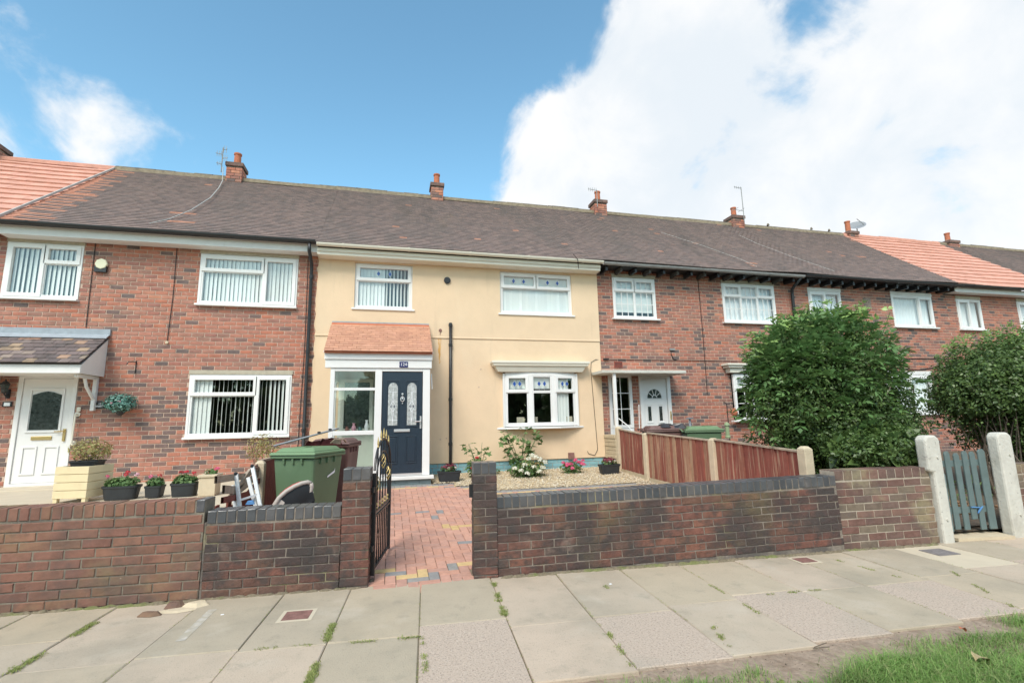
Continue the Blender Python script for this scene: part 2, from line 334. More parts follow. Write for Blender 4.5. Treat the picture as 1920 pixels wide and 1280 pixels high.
    def mesh(s, name, mats, off=Vector((0, 0, 0)), smooth=False):
        me = bpy.data.meshes.new(name)
        me.from_pydata([(v[0] - off[0], v[1] - off[1], v[2] - off[2]) for v in s.v], [], s.f)
        for mt in (mats if isinstance(mats, (list, tuple)) else [mats]): me.materials.append(mt)
        if any(s.mi): me.polygons.foreach_set('material_index', s.mi)
        a = me.attributes.new('var', 'FLOAT', 'FACE'); a.data.foreach_set('value', [float(x) for x in s.var])
        if smooth: me.polygons.foreach_set('use_smooth', [True] * len(s.f))
        me.update(); return me
    def build(s, name, mats, parent=None, label=None, cat=None, group=None, kind=None, smooth=False, bevel=0, origin=None):
        if not s.v: return None
        a = np.array(s.v)
        if origin is None: origin = Vector(((a[:, 0].min() + a[:, 0].max()) / 2, (a[:, 1].min() + a[:, 1].max()) / 2, a[:, 2].min()))
        me = s.mesh(name, mats, Vector(origin), smooth)
        if any(len(f) > 3 for f in s.f[:400]):
            bm = bmesh.new(); bm.from_mesh(me); bmesh.ops.recalc_face_normals(bm, faces=bm.faces); bm.to_mesh(me); bm.free()
        o = bpy.data.objects.new(name, me); C.objects.link(o); place(o, origin, parent)
        if bevel:
            md = o.modifiers.new('bevel', 'BEVEL'); md.width = bevel; md.segments = 2; md.limit_method = 'ANGLE'; md.angle_limit = R(40)
        return tag(o, label, cat, group, kind)
class Raw:
    """fast numpy mesh: quads or tris of the same size"""
    def __init__(s): s.v = []; s.f = []; s.a = []; s.n = 0
    def add(s, v, f, a):
        s.v.append(v); s.f.append(f + s.n); s.a.append(a); s.n += len(v)
    def build(s, name, mat, parent=None, origin=(0, 0, 0), **kw):
        v = np.concatenate(s.v); f = np.concatenate(s.f); a = np.concatenate(s.a); k = f.shape[1]
        me = bpy.data.meshes.new(name); me.vertices.add(len(v)); me.vertices.foreach_set('co', (v - np.array(origin)).astype(np.float32).ravel())
        me.loops.add(f.size); me.loops.foreach_set('vertex_index', f.astype(np.int32).ravel())
        me.polygons.add(len(f)); me.polygons.foreach_set('loop_start', np.arange(0, f.size, k, dtype=np.int32))
        me.update(calc_edges=True); me.materials.append(mat)
        at = me.attributes.new('var', 'FLOAT', 'FACE'); at.data.foreach_set('value', a.astype(np.float32))
        o = bpy.data.objects.new(name, me); C.objects.link(o); place(o, origin, parent); return tag(o, **kw)
try:
    import bpy.utils
except Exception: pass
def text_part(name, body, size, loc, rot, mat, parent, extr=.002, align='CENTER'):
    cu = bpy.data.curves.new(name, 'FONT'); cu.body = body; cu.size = size; cu.extrude = extr; cu.align_x = align; cu.align_y = 'CENTER'
    t_ = bpy.data.objects.new(name, cu); C.objects.link(t_)
    bpy.context.view_layer.update()
    me = bpy.data.meshes.new_from_object(t_.evaluated_get(bpy.context.evaluated_depsgraph_get()))
    bpy.data.objects.remove(t_); me.materials.clear(); me.materials.append(mat)
    o = bpy.data.objects.new(name, me); C.objects.link(o); place(o, loc, parent); o.rotation_euler = rot; return o

# brick / tile templates -------------------------------------------------------
TPL = {}
def template(key, L, H, D, mat, var, seed, cham=.004, wob=.0015, name='brick'):
    """block with chamfered front: local x along, y up, z outward; front at z=0, back at -D"""
    if key in TPL: return TPL[key]
    r = random.Random(seed); c = cham; j = lambda: r.uniform(-wob, wob)
    x, y = L / 2, H / 2
    vs = [(-x, -y, -D), (x, -y, -D), (x, y, -D), (-x, y, -D)]
    vs += [(-x + j(), -y + j(), -c), (x + j(), -y + j(), -c), (x + j(), y + j(), -c), (-x + j(), y + j(), -c)]
    tz = [r.uniform(-wob, wob) for _ in range(4)]
    vs += [(-x + c, -y + c, tz[0]), (x - c, -y + c, tz[1]), (x - c, y - c, tz[2]), (-x + c, y - c, tz[3])]
    fs = [(8, 9, 10, 11)]
    for i in range(4):
        k = (i + 1) % 4; fs += [(i, k, 4 + k, 4 + i), (4 + i, 4 + k, 8 + k, 8 + i)]
    b = MB(); b.add(vs, fs, var); TPL[key] = (b.mesh(name, mat), vs, fs); return TPL[key]
K = 18
def lay(items, parent, mat, L, H, D, name='brick', keep=300, cham=.004, wob=.0015, stuff_name=None):
    """items: (centre, U, V, W, length, height, var). The nearest `keep` in frame become parts, the rest one joined part."""
    key = (mat.name, round(L, 3), round(H, 3), round(D, 3), name)
    sc = []
    for i, it in enumerate(items):
        p = proj(it[0]); ok = p is not None and -30 < p[0] < 1950 and -30 < p[1] < 1310
        sc.append((it[4] * it[5] / (p[2] ** 2) if ok else -1, i))
    sc.sort(key=lambda a: -a[0]); ind = set(i for s, i in sc[:keep] if s > 0)
    rest = MB()
    for i, (c, U, V, W, l, h, var) in enumerate(items):
        k = min(K - 1, int(var * K)); T = template(key + (k,), L, H, D, mat, (k + .5) / K, sum(map(ord, name + mat.name)) + k, cham, wob, name)
        sx, sy = l / L, h / H
        if i in ind:
            o = bpy.data.objects.new(name, T[0]); C.objects.link(o); o.parent = parent
            M3 = Matrix((U, V, W)).transposed(); o.rotation_euler = M3.to_euler(); o.scale = (sx, sy, 1)
            o.location = Vector(c) - WO[parent.name]
        else:
            rest.add([Vector(c) + U * (v[0] * sx) + V * (v[1] * sy) + W * v[2] for v in T[1]], T[2], (k + .5) / K)
    if rest.v: rest.build(stuff_name or name + 'work', mat, parent, kind='stuff')
def rows(u0, u1, v0, v1, L, H, j, holes, bond=.5, varf=None, seed=0, vphase=0):
    """running bond with rectangular holes (a0,a1,b0,b1) -> (uc, vc, len, height, var)"""
    r = random.Random(seed); out = []; n = int(round((v1 - v0) / (H + j)))
    ch = (v1 - v0) / n if n else 1
    for k in range(n):
        a = v0 + k * ch; b = a + ch - j; vc = (a + b) / 2
        segs = [(u0, u1)]
        for h in holes:
            if h[2] < vc < h[3]:
                ns = []
                for s in segs:
                    if h[1] <= s[0] or h[0] >= s[1]: ns.append(s); continue
                    if h[0] > s[0] + .02: ns.append((s[0], h[0] - j * .5))
                    if h[1] < s[1] - .02: ns.append((h[1] + j * .5, s[1]))
                segs = ns
        off = (L + j) * (bond if k % 2 else 0) + r.uniform(-.012, .012)
        for s in segs:
            i0 = math.floor((s[0] - off) / (L + j)); u = off + i0 * (L + j)
            while u < s[1]:
                p, q = max(u, s[0]), min(u + L, s[1])
                if q - p > .025: out.append(((p + q) / 2, vc, q - p, b - a, (varf(r, (p + q) / 2, vc) if varf else r.random())))
                u += L + j
    return out
def core(parent, name, mat, O, U, V, W, u0, u1, v0, v1, depth, holes, back=True):
    """slab with rectangular holes; front at W=0 going back by depth"""
    us = sorted(set([u0, u1] + [min(max(a, u0), u1) for h in holes for a in h[:2]])); vs_ = sorted(set([v0, v1] + [min(max(a, v0), v1) for h in holes for a in h[2:4]]))
    b = MB(); O, U, V, W = map(Vector, (O, U, V, W))
    def inside(a, c): return any(h[0] < a < h[1] and h[2] < c < h[3] for h in holes)
    P = lambda a, c, d: O + U * a + V * c - W * d
    nu, nv = len(us) - 1, len(vs_) - 1
    solid = lambda i, k: 0 <= i < nu and 0 <= k < nv and not inside((us[i] + us[i + 1]) / 2, (vs_[k] + vs_[k + 1]) / 2)
    for i in range(nu):
        for k in range(nv):
            if not solid(i, k): continue
            a, c, e, g = us[i], us[i + 1], vs_[k], vs_[k + 1]
            b.add([P(a, e, 0), P(c, e, 0), P(c, g, 0), P(a, g, 0)], [(0, 1, 2, 3)])
            if back: b.add([P(a, e, depth), P(c, e, depth), P(c, g, depth), P(a, g, depth)], [(3, 2, 1, 0)])
            for (ok, q) in ((solid(i - 1, k), (P(a, e, 0), P(a, g, 0), P(a, g, depth), P(a, e, depth))), (solid(i + 1, k), (P(c, e, 0), P(c, e, depth), P(c, g, depth), P(c, g, 0))),
                            (solid(i, k - 1), (P(a, e, 0), P(a, e, depth), P(c, e, depth), P(c, e, 0))), (solid(i, k + 1), (P(a, g, 0), P(c, g, 0), P(c, g, depth), P(a, g, depth)))):
                if not ok: b.add(q, [(0, 1, 2, 3)])
    return b.build(name, mat, parent)
X3, Y3, Z3 = Vector((1, 0, 0)), Vector((0, 1, 0)), Vector((0, 0, 1)); NY = Vector((0, -1, 0))

# ------------------------------------------------------------------ windows, doors, roofs
def window(parent, O, U, W, w_, h, cells, sill=.06, blind=None, mat=M_upvc, dia=(), lintel=0, fr=.045, label=None, glass=M_glass, lint_mat=M_timber, name='window', sz=.035):
    """O lower-left corner of the opening on the frame's front plane"""
    O = Vector(O); U = Vector(U); W = Vector(W); V = Z3
    b = MB(); b.ring(O, U, V, W, 0, w_, 0, h, fr, -.06, 0)
    panes = []; iw, ih = w_ - 2 * fr, h - 2 * fr
    for c in cells:
        a0, a1, c0, c1 = fr + c[0] * iw, fr + c[1] * iw, fr + c[2] * ih, fr + c[3] * ih
        op = c[4] == 'o'; t = .058 if op else .028; e = .0012
        b.ring(O, U, V, W, a0 - (.012 if op else -e), a1 + (.012 if op else -e), c0 - (.012 if op else -e), c1 + (.012 if op else -e), t + (.012 if op else 0), -.05, .018 if op else -.005)
        p = (a0 + t, a1 - t, c0 + t, c1 - t); panes.append(p)
        if len(c) > 5 and c[5]:
            nx, nz = c[5]
            for i in range(1, nx):
                x = p[0] + (p[1] - p[0]) * i / nx; b.fbox(O, U, V, W, x - .009, x + .009, p[2], p[3], -.028, -.012)
            for i in range(1, nz):
                z = p[2] + (p[3] - p[2]) * i / nz; b.fbox(O, U, V, W, p[0], p[1], z - .009, z + .009, -.0275, -.0125)
    f = b.build(name, mat, parent, label=label, bevel=.004)
    for p in panes:
        g = MB(); g.add([O + U * x + V * z - W * .022 for x, z in ((p[0], p[2]), (p[1], p[2]), (p[1], p[3]), (p[0], p[3]))], [(0, 1, 2, 3)]); g.build('pane', glass, f)
    for (pi, fx) in dia:
        p = panes[pi]; g = MB(); cx = p[0] + (p[1] - p[0]) * fx; cz = (p[2] + p[3]) / 2; k = min(.055, (p[3] - p[2]) * .28)
        g.prism([O + U * (cx + dx * k * .75) + V * (cz + dz * k * 1.15) - W * .021 for dx, dz in ((-1, 0), (0, -1), (1, 0), (0, 1))], W * .004); g.build('blue_lozenge', M_bluegl, f)
        l = MB()
        for sx in (-1, 1):
            for sz_ in (-1, 1): l.tube([O + U * (cx + sx * k * .75) + V * cz - W * .018, O + U * cx + V * (cz + sz_ * k * 1.15) - W * .018], .0025, 4)
        l.tube([O + U * cx + V * (cz + k * 1.15) - W * .018, O + U * cx + V * p[3] - W * .018], .0025, 4); l.tube([O + U * cx + V * (cz - k * 1.15) - W * .018, O + U * cx + V * p[2] - W * .018], .0025, 4)
        l.build('lead_line', M_chrome, f)
    if sill:
        s_ = MB(); s_.fbox(O, U, V, W, -sill, w_ + sill, -sz, .004, -.04, .075); s_.build('sill', mat, f, bevel=.006)
    if lintel:
        s_ = MB(); s_.fbox(O, U, V, W, -.015, w_ + .015, h + .004, h + lintel, -.09, .012); s_.build('lintel', lint_mat, f, bevel=.004)
    if blind:
        kind, ang, u0, u1 = blind[:4]; s_ = MB(); rr = random.Random(int(w_ * 1000) + int(h * 77))
        if kind == 'v':
            x = fr + iw * u0
            while x < fr + iw * u1:
                a = ang + rr.uniform(-.12, .12) if not callable(ang) else ang((x - fr) / iw) + rr.uniform(-.06, .06)
                d = U * math.cos(a) + W * math.sin(a); c = O + U * x - W * .07
                s_.add([c - d * .043 + V * .03, c + d * .043 + V * .03, c + d * .043 + V * (h - .04), c - d * .043 + V * (h - .04)], [(0, 1, 2, 3)], rr.random()); x += .078
            s_.build('vertical_blind', M_blinds, f)
        elif kind == 'r':
            s_.fbox(O, U, V, W, fr + .02, w_ - fr - .02, blind[4], h - .05, -.105, -.10); s_.build('roller_blind', M_blinds if len(blind) < 6 else blind[5], f)
        elif kind == 'n':
            n = 60
            for i in range(n):
                xa, xb = fr + iw * (u0 + (u1 - u0) * i / n), fr + iw * (u0 + (u1 - u0) * (i + 1) / n); da, db = .12 + .015 * math.sin(i * 1.3), .12 + .015 * math.sin((i + 1) * 1.3)
                s_.add([O + U * xa - W * da + V * blind[4], O + U * xb - W * db + V * blind[4], O + U * xb - W * db + V * (h - .04), O + U * xa - W * da + V * (h - .04)], [(0, 1, 2, 3)], rr.random())
            s_.build('net_curtain', M_net, f)
    return f
YF = 10.70
EY, EZ, RYY, RZZ = 10.30, 5.22, 13.8, 8.12
RL = math.hypot(RYY - EY, RZZ - EZ)
RV = Vector((0, (RYY - EY) / RL, (RZZ - EZ) / RL)); RW = X3.cross(RV)
PARTY = [-7.04, -1.56, 4.87, 10.75, 16.33, 21.1]
def sag(x, v):
    s = 0
    for p in PARTY: s += .016 * math.exp(-((x - p) / .7) ** 2)
    return s + .010 * math.sin(x * 1.3 + v * .5) - .02 * math.sin(math.pi * min(max(v / RL, 0), 1))
def roof(house, x0, x1, mat, tw, gauge, thick, varf, patches=()):
    b = MB()
    b.add([(x0, EY, EZ - .06), (x1, EY, EZ - .06), (x1, RYY, RZZ - .06), (x0, RYY, RZZ - .06), (x0, 2 * RYY - EY, EZ - .06), (x1, 2 * RYY - EY, EZ - .06)], [(0, 1, 2, 3), (3, 2, 5, 4)])
    r_ = b.build('roof', M_roof, house); it = []; n = int(RL / gauge); rr = random.Random(int(x0 * 10))
    tl = math.radians(11 if thick < .03 else 6); V = (RV * math.cos(tl) - RW * math.sin(tl)); W = X3.cross(V)
    for k in range(n):
        v = (k + .5) * RL / n; off = (k % 2) * tw / 2
        i = 0
        while x0 + i * tw - off < x1 - .01:
            a, e = max(x0, x0 + i * tw - off), min(x1, x0 + (i + 1) * tw - off); i += 1
            if e - a < .008: continue
            x = (a + e) / 2; var = varf(rr, x, v)
            for (pa, pb, qa, qb) in patches:
                if pa < x < pb and qa < v < qb: var = .97
            c = Vector((x, EY, EZ)) + RV * v + RW * (sag(x, v) + rr.uniform(-.0008, .0012)); it.append((c, X3, V, W, e - a - .003, gauge * 1.12, var))
    if thick > .03: lay(it, r_, mat, tw - .002, gauge * 1.12, thick, 'tile', 300, .005, .002, 'tiling')
    else: lay(it, r_, mat, tw - .003, gauge * 1.12, thick, 'tile', 0, .002, .0006, 'tiling')
    x = x0; rr = random.Random(5)
    while x < x1 - .05:
        e = min(x + .45, x1); s_ = MB(); dz = sag(x, RL) + rr.uniform(-.008, .008)
        pr = [(.11 * math.cos(t), .095 * math.sin(t)) for t in [math.pi * q / 6 for q in range(7)]]
        s_.prism([(x + .006, RYY + a, RZZ - .035 + c + dz) for a, c in pr], (e - x - .012, 0, 0), rr.random()); s_.build('ridge_tile', M_ridge if mat is not M_redt else M_redt, r_); x = e
    mo = MB(); mo.fbox((x0, RYY, RZZ), X3, Y3, Z3, 0, x1 - x0, -.125, .12, -.09, .0); mo.build('ridge_mortar', M_rmort if mat is not M_redt else M_redt, r_)
    return r_
def gutter(house, x0, x1, mat, z=5.17, joints=1.9, drop=0):
    s_ = MB(); n = 8
    prof = [(-.058 * math.cos(math.pi * q / n), -.062 * math.sin(math.pi * q / n)) for q in range(n + 1)]; inner = [(a * .9, c * .88) for a, c in prof][::-1]
    s_.prism([(x0, 10.27 + a, z + .03 + c) for a, c in prof + inner], (x1 - x0, 0, -drop)); x = x0 + .5
    g = s_.build('gutter', mat, house)
    while x < x1:
        q = MB(); q.prism([(x, 10.27 + a * 1.12, z + .033 + c * 1.12 - drop * (x - x0) / (x1 - x0)) for a, c in prof], (.05, 0, 0)); q.build('gutter_bracket', mat, g); x += joints
def chimney(house, x, wid, zt, potr=.095, poth=.33, dep=.44, terr=True, base=7.3):
    wid *= .84; zt -= .03
    b = MB(); b.box(x - wid / 2 + .01, x + wid / 2 - .01, RYY - dep / 2 + .01, RYY + dep / 2 - .01, base, zt - .05); ch = b.build('chimney', M_wmort, house)
    it = []
    for (O, U, W, L) in ((Vector((x - wid / 2, RYY - dep / 2, base)), X3, NY, wid), (Vector((x - wid / 2, RYY + dep / 2, base)), NY, -X3, dep), (Vector((x + wid / 2, RYY - dep / 2, base)), Y3, X3, dep)):
        for (u, v, l, h, var) in rows(0, L, 0, zt - .16 - base, .215, .072, .01, []): it.append((O + U * u + Z3 * v, U, Z3, W, l, h, var))
    lay(it, ch, M_fbrick, .215, .072, .03, 'brick', 0)
    c = MB(); c.box(x - wid / 2 - .03, x + wid / 2 + .03, RYY - dep / 2 - .03, RYY + dep / 2 + .03, zt - .13, zt - .02); c.build('corbel_course', M_corb, ch, bevel=.01)
    c = MB(); c.lathe((x, RYY, zt - .02), [(potr * 1.7, 0), (potr * 1.3, .05), (potr * 1.05, .07)], 12); c.build('flaunching', M_wmort, ch)
    c = MB(); c.lathe((x, RYY, zt + .02), [(potr * 1.08, 0), (potr * .95, .04), (potr * .88, poth - .05), (potr * 1.05, poth - .045), (potr * 1.05, poth), (potr * .8, poth), (potr * .8, poth - .03)], 14); c.build('chimney_pot', M_pot, ch, smooth=False)
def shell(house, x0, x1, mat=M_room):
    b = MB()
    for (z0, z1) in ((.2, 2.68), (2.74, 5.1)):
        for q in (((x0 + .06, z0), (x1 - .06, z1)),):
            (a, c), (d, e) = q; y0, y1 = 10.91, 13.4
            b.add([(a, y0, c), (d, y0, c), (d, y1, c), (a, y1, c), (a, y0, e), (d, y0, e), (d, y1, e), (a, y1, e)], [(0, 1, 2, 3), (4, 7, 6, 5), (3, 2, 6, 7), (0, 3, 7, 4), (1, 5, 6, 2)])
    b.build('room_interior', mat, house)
    b = MB(); b.box(x0, x1, 2 * RYY - YF, 2 * RYY - YF + .2, -.2, 5.1); b.build('rear_wall', M_fbrick, house)
def brick_house(house, x0, x1, holes, varf, seed, z1=5.12, keep=300):
    wl = core(house, 'wall', M_fmort, (0, YF + .008, 0), X3, Z3, NY, x0, x1, -.25, z1, .2, holes)
    it = [(Vector((u, YF, v)), X3, Z3, NY, l, h, var) for (u, v, l, h, var) in rows(x0, x1, -.25, z1, .212, .0675, .0155, holes, varf=varf, seed=seed)]
    lay(it, wl, M_fbrick, .212, .0675, .03, 'brick', keep, .003, .002); return wl
def vf(lo, mid, top, hue=0):
    def f(r, u, v):
        p = lo if v < 2.3 else (mid if v < 3.0 else top)
        p = p * (1.25 if math.sin(u * 1.3 + v * 4.1) > .2 else .8)
        return r.uniform(.9, .999) if r.random() < p else (r.uniform(.78, .9) if r.random() < p * .6 else min(.77, max(0, r.betavariate(2, 2.6) * .8 + hue)))
    return f
def hole(x0, x1, z0, z1, lintel=0, e=.0): return (x0 - e, x1 + e, z0 - .035, z1 + lintel)

# --- house 122 -----------------------------------------------------------------
H1 = thing('terraced_house', 'red brick terraced house with white front door and tiled canopy, left of the cream house', 'house', (-4.3, YF, 0))
Wd = [(-7.05, -5.835, 3.88, 4.96), (-3.82, -1.97, 3.88, 4.94), (-3.83, -1.975, 1.245, 2.46)]
holes = [hole(a, b, c, d, .09) for a, b, c, d in Wd] + [(-6.58, -5.66, .44, 2.46)]
brick_house(H1, -7.04, -1.52, holes, vf(.30, .12, .04), 3)
cl1 = [(0, .5, 0, 1, 'o'), (.5, 1, .66, 1, 'o'), (.5, 1, 0, .66, 'f')]; cl2 = [(0, .655, .68, 1, 'o'), (0, .655, 0, .68, 'f'), (.655, 1, 0, 1, 'o')]
for (a, b, c, d), cl, bl, lb in ((Wd[0], cl1, ('v', .5, 0, 1), 'upper window above the tiled canopy'), (Wd[1], cl2, ('v', .38, 0, 1), 'upper window beside the black downpipe'), (Wd[2], cl2, ('v', lambda f: .25 if f < .22 else 1.2 if f < .78 else .9, 0, 1), 'lower window with half-turned vertical blind')):
    window(H1, (a, YF - .012, c), X3, NY, b - a, d - c, cl, blind=bl, lintel=.09, sill=.02, label=lb)
shell(H1, -7.04, -1.56)
def v_dark(r, x, v): return r.betavariate(2, 2) * .84 if r.random() > .004 else .97
def v_left(r, x, v):
    t = x + 7.04
    return .97 if t < .32 + .16 * (int(v * 4.6) % 2) + .3 * (1 - v / RL) and (int(v * 9.2) % 2 or t < .16) else v_dark(r, x, v)
roof(H1, -7.04, -1.56, M_roof,  .168, .1, .024, v_left, [(-4.62, -4.22, 1.20, 1.30), (-4.3, -4.05, .62, .72), (-4.75, -4.55, 3.75, 3.85), (-4.1, -3.95, 3.2, 3.3)])
v = MB(); v.fbox(Vector((-7.04, EY, EZ)), X3, RV, RW, -.012, .014, 0, RL, .02, .062); v.build('verge_strip', M_pcable, H1)
fb = MB(); fb.box(-7.04, -1.56, 10.40, 10.425, 5.015, 5.19); fb.box(-7.04, -1.56, 10.425, 10.69, 5.02, 5.035); fb.build('fascia', M_white, H1)
gutter(H1, -7.04, -1.58, M_black, 5.19)
b = MB(); b.tube([(-1.70, 10.27, 5.15), (-1.70, 10.29, 5.0), (-1.69, 10.58, 4.82), (-1.69, 10.62, 4.72), (-1.685, 10.62, .35), (-1.68, 10.55, .25)], .036, 10); b.build('downpipe', M_black, H1, smooth=True)
for z in (4.5, 2.9, 1.3):
    b = MB(); b.cyl((-1.687, 10.62, z), (-1.687, 10.62, z + .07), .046, n=10); b.build('pipe_clip', M_black, H1)
chimney(H1, -4.24, .46, 8.56)
chimney(H1, -9.5, .5, 8.5) if False else None
# front door 122
def door_frame(house, x0, x1, y, z0, z1, t=.07, mat=M_upvc):
    b = MB(); b.ring((0, y, 0), X3, Z3, NY, x0, x1, z0, z1, t, -.08, 0); return b.build('door_frame', mat, house, bevel=.004)
door_frame(H1, -6.575, -5.665, YF - .005, .445, 2.455)
b = MB(); b.box(-6.50, -5.74, 10.72, 10.76, .52, 2.38); D1 = b.build('front_door', M_upvc, H1, label='white door with shaped dark glazed panel and brass fittings', bevel=.004)
b = MB(); gx0, gx1 = -6.34, -5.90
b.prism([(gx0, 10.722, 1.45), (gx1, 10.722, 1.45), (gx1, 10.722, 2.08), (-6.03, 10.722, 2.13), (-6.12, 10.722, 2.145), (-6.21, 10.722, 2.13), (gx0, 10.722, 2.08)], (0, -.012, 0)); b.build('door_pane', M_dglass, D1)
b = MB()
b.ring((0, 10.715, 0), X3, Z3, NY, gx0 - .05, gx1 + .05, 1.40, 2.20, .035, 0, .014)
for xa, xb in ((-6.40, -6.17), (-6.07, -5.84)): b.ring((0, 10.715, 0), X3, Z3, NY, xa, xb, .66, 1.16, .03, 0, .012)
b.build('panel_moulding', M_upvc, D1, bevel=.003)
b = MB(); b.box(-6.28, -5.97, 10.70, 10.72, 1.27, 1.335); b.build('letterbox', M_brass, D1, bevel=.004)
b = MB(); b.box(-5.80, -5.765, 10.69, 10.72, 1.24, 1.46); b.tube([(-5.78, 10.69, 1.42), (-5.78, 10.665, 1.42), (-5.92, 10.665, 1.415)], .009, 6); b.build('handle', M_brass, D1)
b = MB(); b.box(-6.75, -5.45, 10.05, 10.66, .40, .47); b.build('doorstep', M_bslab, H1, bevel=.01)
b = MB(); b.box(-6.74, -5.46, 10.08, 10.66, .2, .398); b.build('step_riser', M_fbrick, H1)
b = MB(); b.tube([(-5.61, 10.68, 1.20), (-5.61, 10.62, 1.20), (-5.60, 10.62, 1.72), (-5.60, 10.68, 1.72)], .016, 8); b.cyl((-5.61, 10.69, 1.20), (-5.61, 10.67, 1.20), .045, n=12); b.cyl((-5.60, 10.69, 1.72), (-5.60, 10.67, 1.72), .045, n=12); b.build('grab_rail', M_creamp, H1)
b = MB(); b.box(-5.62, -5.56, 10.665, 10.69, 1.77, 1.85); b.build('bell_push', M_creamp, H1, bevel=.005)
# canopy 122
cx0, cx1 = -6.98, -5.26
b = MB(); b.box(cx0, cx1 - .002, 9.95, 9.975, 2.41, 2.56); b.box(cx0, cx1, 9.975, 10.69, 2.42, 2.44); CN1 = b.build('canopy', M_white, H1, label='white timber lean-to canopy with old clay tiles')
b = MB(); b.prism([(cx1 - .02, 9.97, 2.41), (cx1 - .02, 10.69, 2.41), (cx1 - .02, 10.69, 3.12), (cx1 - .02, 9.97, 2.56)], (.022, 0, 0)); b.build('gable_board', M_white, CN1)
cv = Vector((0, .76, .58)).normalized(); L = math.hypot(.76, .58); cw = X3.cross(cv); it = []; rr = random.Random(9)
b = MB(); b.fbox((0, 9.93, 2.57), X3, cv, cw, cx0, cx1, 0, L, -.02, 0); b.build('canopy_deck', M_room, CN1)
for k in range(7):
    for i in range(12):
        a = cx0 - .08 + i * .165 - (k % 2) * .08; e = min(a + .16, cx1 + .02); a = max(a, cx0)
        if e - a < .04: continue
        tl = .10; V = cv * math.cos(tl) - cw * math.sin(tl)
        it.append((Vector(((a + e) / 2, 9.90, 2.575)) + cv * (.07 + k * .132) + cw * .022, X3, V, X3.cross(V), e - a, .15, rr.random() ** 1.4))
lay(it, CN1, M_oldtile, .16, .15, .016, 'tile', 300, .003, .003)
b = MB(); b.fbox((0, 10.69, 3.20), X3, Vector((0, -.76, -.58)).normalized(), Vector((0, -.58, .76)).normalized(), cx0, cx1 + .03, 0, .16, .02, .03); b.box(cx0, cx1 + .03, 10.66, 10.695, 3.19, 3.32); b.build('flashing', M_lead, CN1)
for x in (-5.36, -6.88):
    b = MB(); b.box(x - .03, x + .03, 10.62, 10.69, 1.78, 2.41); b.box(x - .03, x + .03, 10.05, 10.62, 2.35, 2.41)
    b.tube([(x, 10.62, 2.0), (x, 10.5, 2.1), (x, 10.38, 2.2), (x, 10.30, 2.35)], .028, 6); b.build('gallows_bracket', M_white, CN1)

# --- house 124 (cream) -----------------------------------------------------------
H2 = thing('terraced_house', 'cream rendered mid terrace house with navy front door and blue painted plinth', 'house', (1.6, YF, 0))
W4 = (-.81, .42, 3.905, 4.925); W5 = (2.42, 4.20, 3.90, 4.915)
h2 = [hole(*W4), hole(*W5), (2.47, 4.20, 1.30, 2.56), (-1.0, .55, .45, 2.44)]
YR = 10.665
up = core(H2, 'render_upper', M_render, (0, YR - .014, 0), X3, Z3, NY, -1.56, 4.87, 3.30, 5.06, .2, h2[:2])
lo = core(H2, 'render_lower', M_render, (0, YR, 0), X3, Z3, NY, -1.56, 4.87, .575, 3.297, .2, h2[2:])
b = MB(); b.prism([(-1.56, YR - .012, 3.33), (-1.56, YR - .020, 3.295), (-1.56, YR - .018, 3.285), (-1.56, YR + .002, 3.29)], (6.43, 0, 0)); b.build('drip_moulding', M_render, H2)
b = MB(); b.box(-1.56, 4.87, YR + .038, YR + .2, -.2, .574); pl = b.build('plinth', M_fmort, H2, label='blue painted brick plinth')
lay([(Vector((u, YR + .03, v_)), X3, Z3, NY, l, h, var) for (u, v_, l, h, var) in rows(-1.56, 4.87, -.1, .572, .216, .072, .008, [(-1.2, .78, -1, 1)])], pl, M_plinth, .216, .072, .03, 'brick', 300, .003, .002)
# ragged render edge against 122's brickwork
b = MB(); rr = random.Random(4); z = .6; pts = []
while z < 5.04: pts.append((-1.56 - rr.uniform(0, .035), z)); z += .09
for i in range(len(pts) - 1):
    b.add([(pts[i][0], YR - .002, pts[i][1]), (-1.555, YR - .002, pts[i][1]), (-1.555, YR - .002, pts[i + 1][1]), (pts[i + 1][0], YR - .002, pts[i + 1][1]), (pts[i][0], YF, pts[i][1]), (pts[i + 1][0], YF, pts[i + 1][1])], [(0, 1, 2, 3), (4, 0, 3, 5)])
b.build('render_edge', M_render, H2)
window(H2, (W4[0], YR + .03, W4[2]), X3, NY, 1.23, 1.02, [(0, 1, .64, 1, 'o'), (0, 1, 0, .64, 'f')], blind=('v', lambda f: .4 if f < .5 else 1.12, 0, 1), sill=.05, dia=((0, .38), (0, .62)), label='upper window above the porch')  # right-hand slats turned so their dark gaps stand in for a tree reflection
window(H2, (W5[0], YR + .03, W5[2]), X3, NY, 1.78, 1.015, [(0, .5, .64, 1, 'o'), (.5, 1, .64, 1, 'o'), (0, 1, 0, .64, 'f')], blind=('v', .12, 0, 1), sill=.05, dia=((0, .33), (0, .67), (1, .33), (1, .67)), label='wide upper window with leaded top lights')
